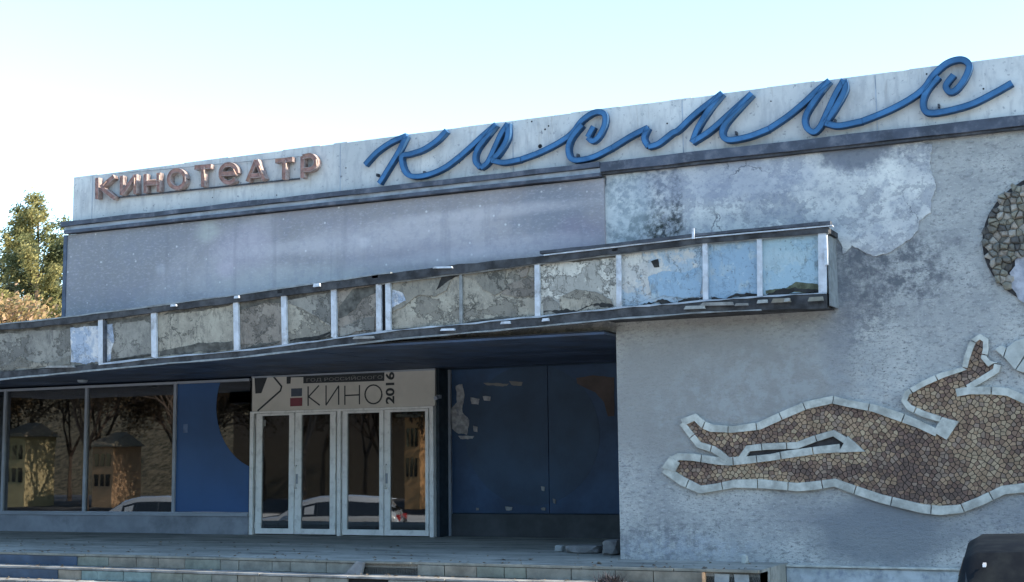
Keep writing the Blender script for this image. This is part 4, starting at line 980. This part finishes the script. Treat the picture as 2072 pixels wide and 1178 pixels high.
# ---------------------------------------------------------------- rubble on the platform
def rock(name, c, s, m, seed, label, group=None, cat='stone'):
    r = random.Random(seed); mb = MB(); import bmesh
    bm = bmesh.new(); bmesh.ops.create_icosphere(bm, subdivisions=2, radius=1)
    for v in bm.verts:
        k = 1+.22*mnoise.noise(v.co*1.3+Vector((seed, 0, 0))); p = v.co*k
        q_ = Vector((max(-.75, min(.75, p.x))/.75*s[0], max(-.75, min(.75, p.y))/.75*s[1], max(-.7, min(.6, p.z))/.7*s[2])); v.co = q_
    me = bpy.data.meshes.new(name); bm.to_mesh(me); bm.free(); me.materials.append(m)
    zmin = min(v.co.z for v in me.vertices)
    o = link(me, name, None, (c.x, c.y, FZ-zmin-.004)); return tag(o, label, cat, group)
for i, (x, y, s, m_, lb) in enumerate(((1133, 1118, (.06, .06, .05), 'rubble2', 'small pale stone lying left of the flat stone in the recess'),
        (1182, 1121, (.24, .16, .06), 'rubble', 'flat grey stone lying between two blocks in the recess'),
        (1240, 1125, (.11, .14, .11), 'rubble', 'grey block of stone leaning at the corner of the stuccoed wall'))):
    rock('broken_stone', G(x, y-2, FZ), s, M[m_], i+3, lb, 'broken stones in the recess')
p = G(1507, 1141, FZ); o = rock('broken_stone', p, (.035, .03, .06), M['star_stone'], 9, 'small white stone standing at the broken end of the platform')
q_ = [U(x, y, PE-.05) for x, y in ((700, 1164), (734, 1165), (736, 1138), (722, 1135))]
MB().hexa([(p.x, PE-.06-(.05 if i < 2 else 0), p.z) for i, p in enumerate(q_)], [(p.x, PE-.0-(.05 if i < 2 else 0), p.z) for i, p in enumerate(q_)]).build('broken_tile', M['rubble'], bevel=.006)
tag(bpy.data.objects['broken_tile'], 'pale broken slab leaning against the top step riser', 'slab')
# dry weed tuft on the steps
mb = MB(); r = random.Random(4); p = U(1235, 1172, PE-.2); base = Vector((p.x, PE-.2, FZ-.163))
for i in range(260):
    a = r.uniform(0, 2*pi); l = r.uniform(.06, .2); o_ = Vector((r.gauss(0, .07), r.gauss(0, .04), 0)); t_ = o_+Vector((cos(a)*l*.7, sin(a)*l*.5, l*r.uniform(.3, .9)))
    n_ = Vector((-sin(a), cos(a), 0))*.006; mb.add([base+o_-n_, base+o_+n_, base+t_], [(0, 1, 2)])
mb.build('weed', simple('dry_dark_weed', (.045, .04, .045), .9, .4, 20, 0)); tag(bpy.data.objects['weed'], 'dark dry weed tuft growing on the step below the wall corner', 'plant')

mb = MB(); r = random.Random(19)
for i in range(420):
    k = r.choice([0, 0, 0, 1, 2]); x = r.uniform(-19, XS-.1)
    if k == 0: y = PE+r.random()**2*(3.2 if x < XC else 1.2)+.02; z = FZ+.006
    else: y = PE-.3*k+r.uniform(.0, .28); z = FZ-.165*k+.006
    a = r.uniform(0, 6.28); l = r.uniform(.015, .045); w_ = l*r.uniform(.3, .7); d = Vector((cos(a), sin(a), 0)); n_ = Vector((-sin(a), cos(a), 0)); c0_ = Vector((x, y, z))
    mb.add([c0_-d*l, c0_+n_*w_+Vector((0, 0, r.uniform(0, .02))), c0_+d*l+Vector((0, 0, r.uniform(0, .012))), c0_-n_*w_+Vector((0, 0, r.uniform(0, .02)))], [(0, 1, 2, 3)])
lit = mb.build('dry_leaves', simple('dry_leaf_litter', (.16, .12, .08), .9, .5, 20, 0), kind='stuff'); tag(lit, 'dry leaves and litter scattered over the steps and platform', 'leaves')

# ---------------------------------------------------------------- cars
def car_mesh(root, paint, roofz=1.75, W=.93, L=4.6, suv=True):
    # stations along length (y), profile rows: sill, lower side, belt, glass top, roof edge, roof centre
    Hb = 1.05 if suv else .93
    st = [(-L/2, .45, .80, Hb-.12, Hb-.1, 0), (-L/2+.06, .32, .88, Hb-.06, Hb-.02, 0), (-L/2+.35, .28, W, Hb, roofz-.12, 1), (-L/2+.75, .28, W, Hb, roofz-.02, 1), (-L/2+1.6, .28, W, Hb, roofz, 1), (-L/2+2.3, .28, W, Hb, roofz-.02, 1), (-L/2+2.75, .28, W, Hb-.01, roofz-.12, 1), (-L/2+3.45, .28, W*.99, Hb-.03, Hb+.02, 0), (-L/2+4.2, .30, W*.94, Hb-.14, Hb-.08, 0), (L/2, .42, W*.8, Hb-.3, Hb-.25, 0)]
    st[2] = (-L/2+.12, .28, W*.98, Hb, Hb+.08, 0)
    st[3] = (-L/2+.50, .28, W, Hb, roofz-.05, 1)
    rows = []
    for y, zs_, w, hb, rz, g in st:
        if g: tw = w-.09-(roofz-hb)*.18; prof = [(w*.92, zs_), (w, zs_+.25), (w, hb-.08), (w*.985, hb), (tw+.05, rz-.15), (tw+.02, rz-.05), (tw-.07, rz), (0, rz+.015)]
        else: prof = [(w*.92, zs_), (w, zs_+.2), (w*.99, hb-.08), (w*.96, hb-.02), (w*.90, max(hb, rz-.04)), (w*.82, rz-.01), (w*.6, rz), (0, rz+.02)]
        rows.append([(x, y, z) for x, z in prof])
    body = MB(); win = []; n = len(rows[0])
    for sgn in (1, -1):
        base = len(body.v); body.v += [(p[0]*sgn, p[1], p[2]) for rw in rows for p in rw]
        for i in range(len(rows)-1):
            for j in range(n-1):
                f = (base+i*n+j, base+(i+1)*n+j, base+(i+1)*n+j+1, base+i*n+j+1)
                if sgn < 0: f = f[::-1]
                body.f.append(f[::-1]); body.m.append(0)
        for i in (0, len(rows)-1):
            f = [base+i*n+j for j in range(n)]+[]
            mid0 = len(body.v); body.v.append((0, rows[i][0][1], rows[i][0][2])); f = tuple(f+[mid0]); body.f.append(f if (i == 0) == (sgn > 0) else f[::-1]); body.m.append(0)
    bo = body.build('body', paint, root, origin=wloc(root)*0, smooth=True)
    bo.location = (0, 0, 0)
    def sub(name, quads, m, off=.006):
        mb_ = MB()
        for q in quads:
            q = [Vector(p) for p in q]; nn = (q[1]-q[0]).cross(q[2]-q[0]).normalized(); cc_ = sum(q, Vector())/len(q)
            if nn.dot(cc_-Vector((0, 0, .9))) < 0: nn = -nn; q = q[::-1]
            A = [p+(cc_-p)*.02+nn*off for p in q]; Bk = [p-nn*off*.5 for p in q]
            mb_.hexa(A, Bk)
        o = mb_.build(name, m, root, origin=(0, 0, 0)); o.location = (0, 0, 0); return o
    gls = M['car_glass']
    for sgn in (1, -1):
        for i in (3, 4, 5):
            A, B2 = rows[i], rows[i+1]
            sub('side_window', [[(p[0]*sgn, p[1], p[2]) for p in (A[3], B2[3], B2[4], A[4])]], gls)
    A, B2 = rows[2], rows[3]
    sub('rear_window', [[(-B2[5][0]*1.0, B2[5][1]-.02, B2[5][2]-.06), (B2[5][0], B2[5][1]-.02, B2[5][2]-.06), (A[4][0]*.93, A[4][1]+.02, A[4][2]+.08), (-A[4][0]*.93, A[4][1]+.02, A[4][2]+.08)]], gls, .02)
    A, B2 = rows[7], rows[6]
    sub('windscreen', [[(-B2[5][0], B2[5][1]+.05, B2[5][2]-.02), (B2[5][0], B2[5][1]+.05, B2[5][2]-.02), (A[4][0]*.95, A[4][1], A[4][2]+.03), (-A[4][0]*.95, A[4][1], A[4][2]+.03)]], gls, .015)
    lampr = M['tail_lamp']
    for sgn in (1, -1):
        mb_ = MB(); mb_.box(sgn*.62-.16, sgn*.62+.16, -L/2-.012, -L/2+.1, .78, .95); o = mb_.build('tail_lamp', lampr, root, origin=(0, 0, 0), bevel=.02); o.location = (0, 0, 0)
        mb_ = MB(); mb_.box(sgn*.6-.15, sgn*.6+.15, L/2-.08, L/2+.01, .58, .72); o = mb_.build('headlight', M['car_lens'], root, origin=(0, 0, 0), bevel=.02); o.location = (0, 0, 0)
        mb_ = MB(); mb_.box(sgn*(W+.09)-.09, sgn*(W+.09)+.09, -L/2+3.0, -L/2+3.1, Hb+.0, Hb+.14); o = mb_.build('wing_mirror', paint, root, origin=(0, 0, 0), bevel=.03); o.location = (0, 0, 0)
        for yy in (-L/2+.85, L/2-.9):
            mb_ = MB(); mb_.cyl((sgn*(W-.2), yy, .34), (sgn*(W+.01), yy, .34), .34, n=24); wv = mb_.build('wheel', M['tyre'], root, origin=(0, 0, 0), bevel=.02); wv.location = (0, 0, 0)
            mb_ = MB(); mb_.cyl((sgn*(W-.02), yy, .34), (sgn*(W+.018), yy, .34), .21, n=16); rm = mb_.build('rim', M['alu'], None, origin=(0, 0, 0)); rm.parent = wv
    mb_ = MB(); mb_.box(-.60, -.58, -L/2+.27, -L/2+.44, roofz-.125, roofz-.108); o = mb_.build('brake_lamp', M['car_lens'], root, origin=(0, 0, 0)); o.location = (0, 0, 0)  # small pale box standing in for a glint on the rear
    mb_ = MB(); mb_.box(-W*.85, W*.85, -L/2-.05, -L/2+.2, .4, .6); o = mb_.build('bumper', M['tyre'], root, origin=(0, 0, 0), bevel=.04); o.location = (0, 0, 0)
t = NT('car_glass'); M['car_glass'] = t.done((.012, .014, .016), .06, .5)
M['tyre'] = simple('rubber', (.02, .02, .02), .85, .2, 12, .002); M['tail_lamp'] = simple('red_lens', (.25, .02, .02), .2, .1, 5, 0, .6); M['car_lens'] = simple('clear_lens', (.7, .72, .75), .15, .05, 5, 0, .8)
t = NT('black_car_paint'); t.b.inputs['Coat Weight'].default_value = .0; t.b.inputs['Coat Roughness'].default_value = .05
M['car_black'] = t.done(t.mix(t.step(t.noise(6, 6, .6), .4, .7), (.008, .009, .011), (.018, .02, .02)), .6, .1)
t = NT('white_car_paint'); t.b.inputs['Coat Weight'].default_value = .8
M['car_white'] = t.done((.28, .29, .30), .25, .5)
p = U(2112, 1112, -7.2)
car = thing('parked_car', 'black car parked in front of the wall at the right edge', 'car', (p.x, -7.2+2.2, GZ))
car_mesh(car, M['car_black'], roofz=p.z-GZ)
car.rotation_euler.z = radians(6)

# ---------------------------------------------------------------- trees behind the left wing
def leaf_mats(name, cols):
    out = []
    for i, c in enumerate(cols):
        t = NT('%s_%s' % (name, 'abcde'[i])); t.b.inputs['Subsurface Weight'].default_value = 0
        tr = t.n.new('ShaderNodeBsdfTranslucent'); tr.inputs[0].default_value = (*[min(1, x*1.3) for x in c], 1)
        col = t.mix(t.step(t.noise(1.5, 4), .3, .7), tuple(x*.75 for x in c), tuple(min(1, x*1.25) for x in c))
        t.done(col, .7, .2); mx = t.n.new('ShaderNodeMixShader'); mx.inputs[0].default_value = .35
        t.l.new(t.b.outputs[0], mx.inputs[1]); t.l.new(tr.outputs[0], mx.inputs[2]); t.l.new(mx.outputs[0], t.n['Material Output'].inputs[0]); out.append(t.m)
    return out
pine_l = leaf_mats('pine_needles', [(.17, .17, .07), (.26, .23, .09), (.11, .12, .06)])
dark_l = leaf_mats('dark_needles', [(.08, .095, .055), (.13, .14, .07), (.06, .07, .045)])
gold_l = leaf_mats('autumn_leaves', [(.36, .23, .11), (.30, .23, .10), (.42, .27, .17), (.20, .17, .08)])
bark = simple('bark', (.09, .065, .05), .95, .4, 14, .02)
def leafq(mb, p, s, r, mi, droop=None):
    a = Vector((r.gauss(0, 1), r.gauss(0, 1), r.gauss(0, 1))).normalized(); b = a.orthogonal().normalized(); c = a.cross(b)
    mb.add([p-b*s, p+c*s*.5, p+b*s, p-c*s*.5], [(0, 1, 2, 3)], mi)
def conifer(x, y, h, rad, seed, mats, label, n=62, group=None, leaf=.05, zs=None, lean=0):
    r = random.Random(seed); T = thing('pine_tree', label, 'tree', (x, y, GZ), group)
    mb = MB(); k = 8; pts = [Vector((x+lean*(i/k)**1.5+r.uniform(-.06, .06), y, GZ+h*i/k)) for i in range(k+1)]
    for i in range(k): mb.cyl(pts[i], pts[i+1], .16*(1-i/k)+.02, .16*(1-(i+1)/k)+.02, n=7, caps=False)
    cr = MB(); nb = int(h*9)
    for i in range(nb):
        f = .18+.82*(i+r.random())/nb; z = GZ+h*f; a = r.uniform(0, 2*pi)
        env = rad*(1-f)**.6*(1.15-.5*(f < .3)) ; L = env*r.uniform(.45, 1.15)
        b0 = Vector((x+lean*f**1.5, y, z)); d = Vector((cos(a), sin(a), r.uniform(.25, .7))).normalized(); b1 = b0+d*L
        mb.cyl(b0, b1, .03*(1-f)+.012, .006, n=5, caps=False)
        m = max(3, int(L*n)); tone = r.random()
        for q in range(m):
            s = r.uniform(.3, 1.03); cpt_ = b0+(b1-b0)*s+Vector((r.gauss(0, .10), r.gauss(0, .10), r.gauss(.05, .09)))
            for w in range(7):
                leafq(cr, cpt_+Vector((r.gauss(0, .06), r.gauss(0, .06), r.gauss(0, .06))), leaf*r.uniform(.6, 1.4), r, (0 if tone < .45 else 1 if tone < .8 else 2))
    mb.build('trunk', bark, T, origin=(x, y, GZ)); cr.build('crown', mats, T, origin=(x, y, GZ)); return T
def shrub(x, y, h, rad, seed, mats, label, group, n=2600, leaf=.06, zc=.55):
    r = random.Random(seed); T = thing('autumn_tree', label, 'tree', (x, y, GZ), group); mb = MB(); cr = MB()
    tips = []
    def grow(p, d, L, w, lv):
        q = p+d*L; mb.cyl(p, q, w, w*.65, n=5, caps=False)
        if lv == 0: tips.append(q); return
        for _ in range(3 if lv > 1 else 4):
            nd = (d+Vector((r.gauss(0, .5), r.gauss(0, .5), r.gauss(.12, .3)))).normalized(); grow(q, nd, L*r.uniform(.55, .8), w*.6, lv-1)
    grow(Vector((x, y, GZ)), Vector((0, 0, 1)), h*.36, .09, 4)
    for q in tips: 
        for w in range(max(1, n//len(tips))):
            leafq(cr, q+Vector((r.gauss(0, .22), r.gauss(0, .22), r.gauss(0, .22))), leaf*r.uniform(.6, 1.4), r, r.choices([0, 1, 2, 3][:len(mats)], [4, 3, 3, 2][:len(mats)])[0])
    mb.build('trunk', bark, T, origin=(x, y, GZ)); cr.build('crown', mats, T, origin=(x, y, GZ)); return T
TY = 16.0
p = U(78, 415, TY); conifer(p.x, TY, p.z-GZ+.2, 3.3, 1, pine_l, 'tall yellow green pine nearest the end of the banner wall')
p = U(35, 452, TY+1.5); conifer(p.x, TY+1.5, p.z-GZ, 1.7, 2, dark_l, 'darker narrow pine at the left edge behind the canopy')
p = U(118, 480, TY+2.5); conifer(p.x, TY+2.5, p.z-GZ, 1.5, 3, dark_l+[], 'short dark pine tucked against the banner wall edge')
for i, (px_, py_, ty) in enumerate(((-60, 600, 13), (0, 590, 14), (48, 578, 13.2), (95, 570, 14.2), (122, 590, 12.6))):
    p = U(px_, py_, ty); shrub(p.x, ty, p.z-GZ-.1, 1.2, 30+i, gold_l, ['orange autumn tree leftmost above the canopy', 'golden autumn tree second from the left edge', 'orange brown autumn tree below the dark pine', 'golden autumn tree below the tall pine', 'autumn tree touching the end of the banner wall'][i], 'autumn trees behind the canopy', n=2600, leaf=.075)
p = U(128, 405, 20); 

# ---------------------------------------------------------------- across the street (seen mirrored in the glass)
def mirror(x, y, Yb): q = U(x, y, 2*DY-Yb); return Vector((q.x, Yb, q.z))
r = random.Random(12)
bare = thing('bare_tree', 'bare brown tree across the street mirrored in the windows', 'tree', (-30, -34, GZ), 'bare trees across the street')
mbt = MB(); crt = MB()
def grow(p, d, L, w, lv):
    q = p+d*L; mbt.cyl(p, q, w, w*.7, n=5, caps=False)
    if lv <= 1:
        for _ in range(4): leafq(crt, q+Vector((r.gauss(0, .5), r.gauss(0, .5), r.gauss(0, .5))), .09, r, 0)
    if lv == 0: return
    for _ in range(3):
        nd = (d+Vector((r.gauss(0, .4), r.gauss(0, .4), r.gauss(.1, .25)))).normalized(); grow(q, nd, L*r.uniform(.65, .85), w*.62, lv-1)
grow(Vector((-30, -34, GZ)), Vector((0, 0, 1)), 2.4, .13, 7)
br_l = leaf_mats('brown_leaves', [(.07, .05, .028)])
mbt.build('trunk', bark, bare, origin=(-30, -34, GZ)); crt.build('crown', br_l, bare, origin=(-30, -34, GZ))
n = 0
for i in range(56):
    row = i % 4; x = -100+i*1.9+r.uniform(-1.2, 1.2); y = -33-row*6-r.uniform(0, 3)
    c2 = bare.copy(); COL.objects.link(c2); c2.location = (x, y, GZ); c2.rotation_euler.z = r.uniform(0, 6); s = r.uniform(1.0, 1.5); c2.scale = (s, s, s)
    for ch in bare.children: k2 = ch.copy(); COL.objects.link(k2); k2.parent = c2
def hill_h(x, y): return max(0, min(1, (-70-y)/60))*(24+7*mnoise.noise(Vector((x*.02, y*.02, 1))))+1.6*mnoise.noise(Vector((x*.13, y*.13, 4)))*max(0, min(1, (-70-y)/30))
hb = MB(); nx_, ny_ = 90, 26; hv = []; hf = []
for j in range(ny_):
    for i in range(nx_): x = -230+i*3.6; y = -68-j*3.2; hv.append((x, y, GZ-.02+hill_h(x, y)))
for j in range(ny_-1):
    for i in range(nx_-1): a = j*nx_+i; hf.append((a, a+1, a+nx_+1, a+nx_))
hb.add(hv, hf); t = NT('autumn_hillside'); t.bump(t.noise(.9, 6, .8), 1, 1.2)
hb.build('wooded_hill', t.done(t.mix(t.step(t.noise(1.3, 9, .8, vec=t.map((1.6, 1.0, .22))), .42, .58), (.07, .068, .048), (.24, .195, .13)), .95, .05), kind='structure', smooth=True)
# low yellow building beyond them
yb = thing('yellow_house', 'long yellow house across the street mirrored in the panes', 'building', (-60, -68, GZ))
ym = simple('yellow_render', (.42, .34, .19), .85, .1, 2, .003)
MB().box(-64, -46, -67, -60, GZ+.004, 5).build('wall', simple('brown_render', (.12, .10, .08), .85, .1, 2, .003), yb)
def lit_wall(xa, ya, xb2, yb2, Yb, m):
    a, b = mirror(xa, ya, Yb), mirror(xb2, yb2, Yb); return (min(a.x, b.x), max(a.x, b.x), min(a.z, b.z), max(a.z, b.z))
kk = thing('yellow_kiosk', 'row of ochre walled kiosks with dark windows mirrored in the glass', 'building', (-60, -40, GZ))
for (xa, ya, xb2, yb2, mm) in ((8, 885, 48, 1010, ym), (188, 905, 226, 990, simple('orange_render', (.40, .25, .15), .85, .1, 2, .003)), (818, 845, 850, 1012, simple('ochre_render', (.42, .24, .12), .85, .1, 2, .003))):
    X0, X1, Z0, Z1 = lit_wall(xa, ya, xb2, yb2, -40, mm)
    b = MB().box(X0, X1, -42.5, -40, GZ+.004, Z1).build('wall', mm, kk)
    for wq in (.12, .42, .70):
        for wz in (.35, .68):
            MB().box(X0+(X1-X0)*wq, X0+(X1-X0)*(wq+.18), -40.03, -39.97, GZ+(Z1-GZ)*wz, GZ+(Z1-GZ)*(wz+.2)).build('window', M['car_glass'], kk)
    MB().hexa([(X0-.3, -39.6, Z1), (X1+.3, -39.6, Z1), (X1+.3, -39.6, Z1+.12), (X0-.3, -39.6, Z1+.12)], [(X0-.3, -42.6, Z1), (X1+.3, -42.6, Z1), (X1-.3, -41.5, Z1+.9), (X0+.3, -41.5, Z1+.9)]).build('roof', M['tile2'], kk)
for i, (px_, Yb, rz) in enumerate(((300, -9, 75), (655, -9.5, 68))):
    q = mirror(px_, 1010, Yb)
    cc_ = thing('parked_car', ['white car parked across the forecourt, mirrored in the middle window', 'white car mirrored across the door leaves', 'white car mirrored in the third and fourth door leaves', 'white car mirrored in the first door leaf', 'white car mirrored in the left window'][i], 'car', (q.x, Yb, GZ), 'white cars parked facing the cinema')
    car_mesh(cc_, M['car_white'], roofz=1.5, suv=False); cc_.rotation_euler.z = radians(rz)
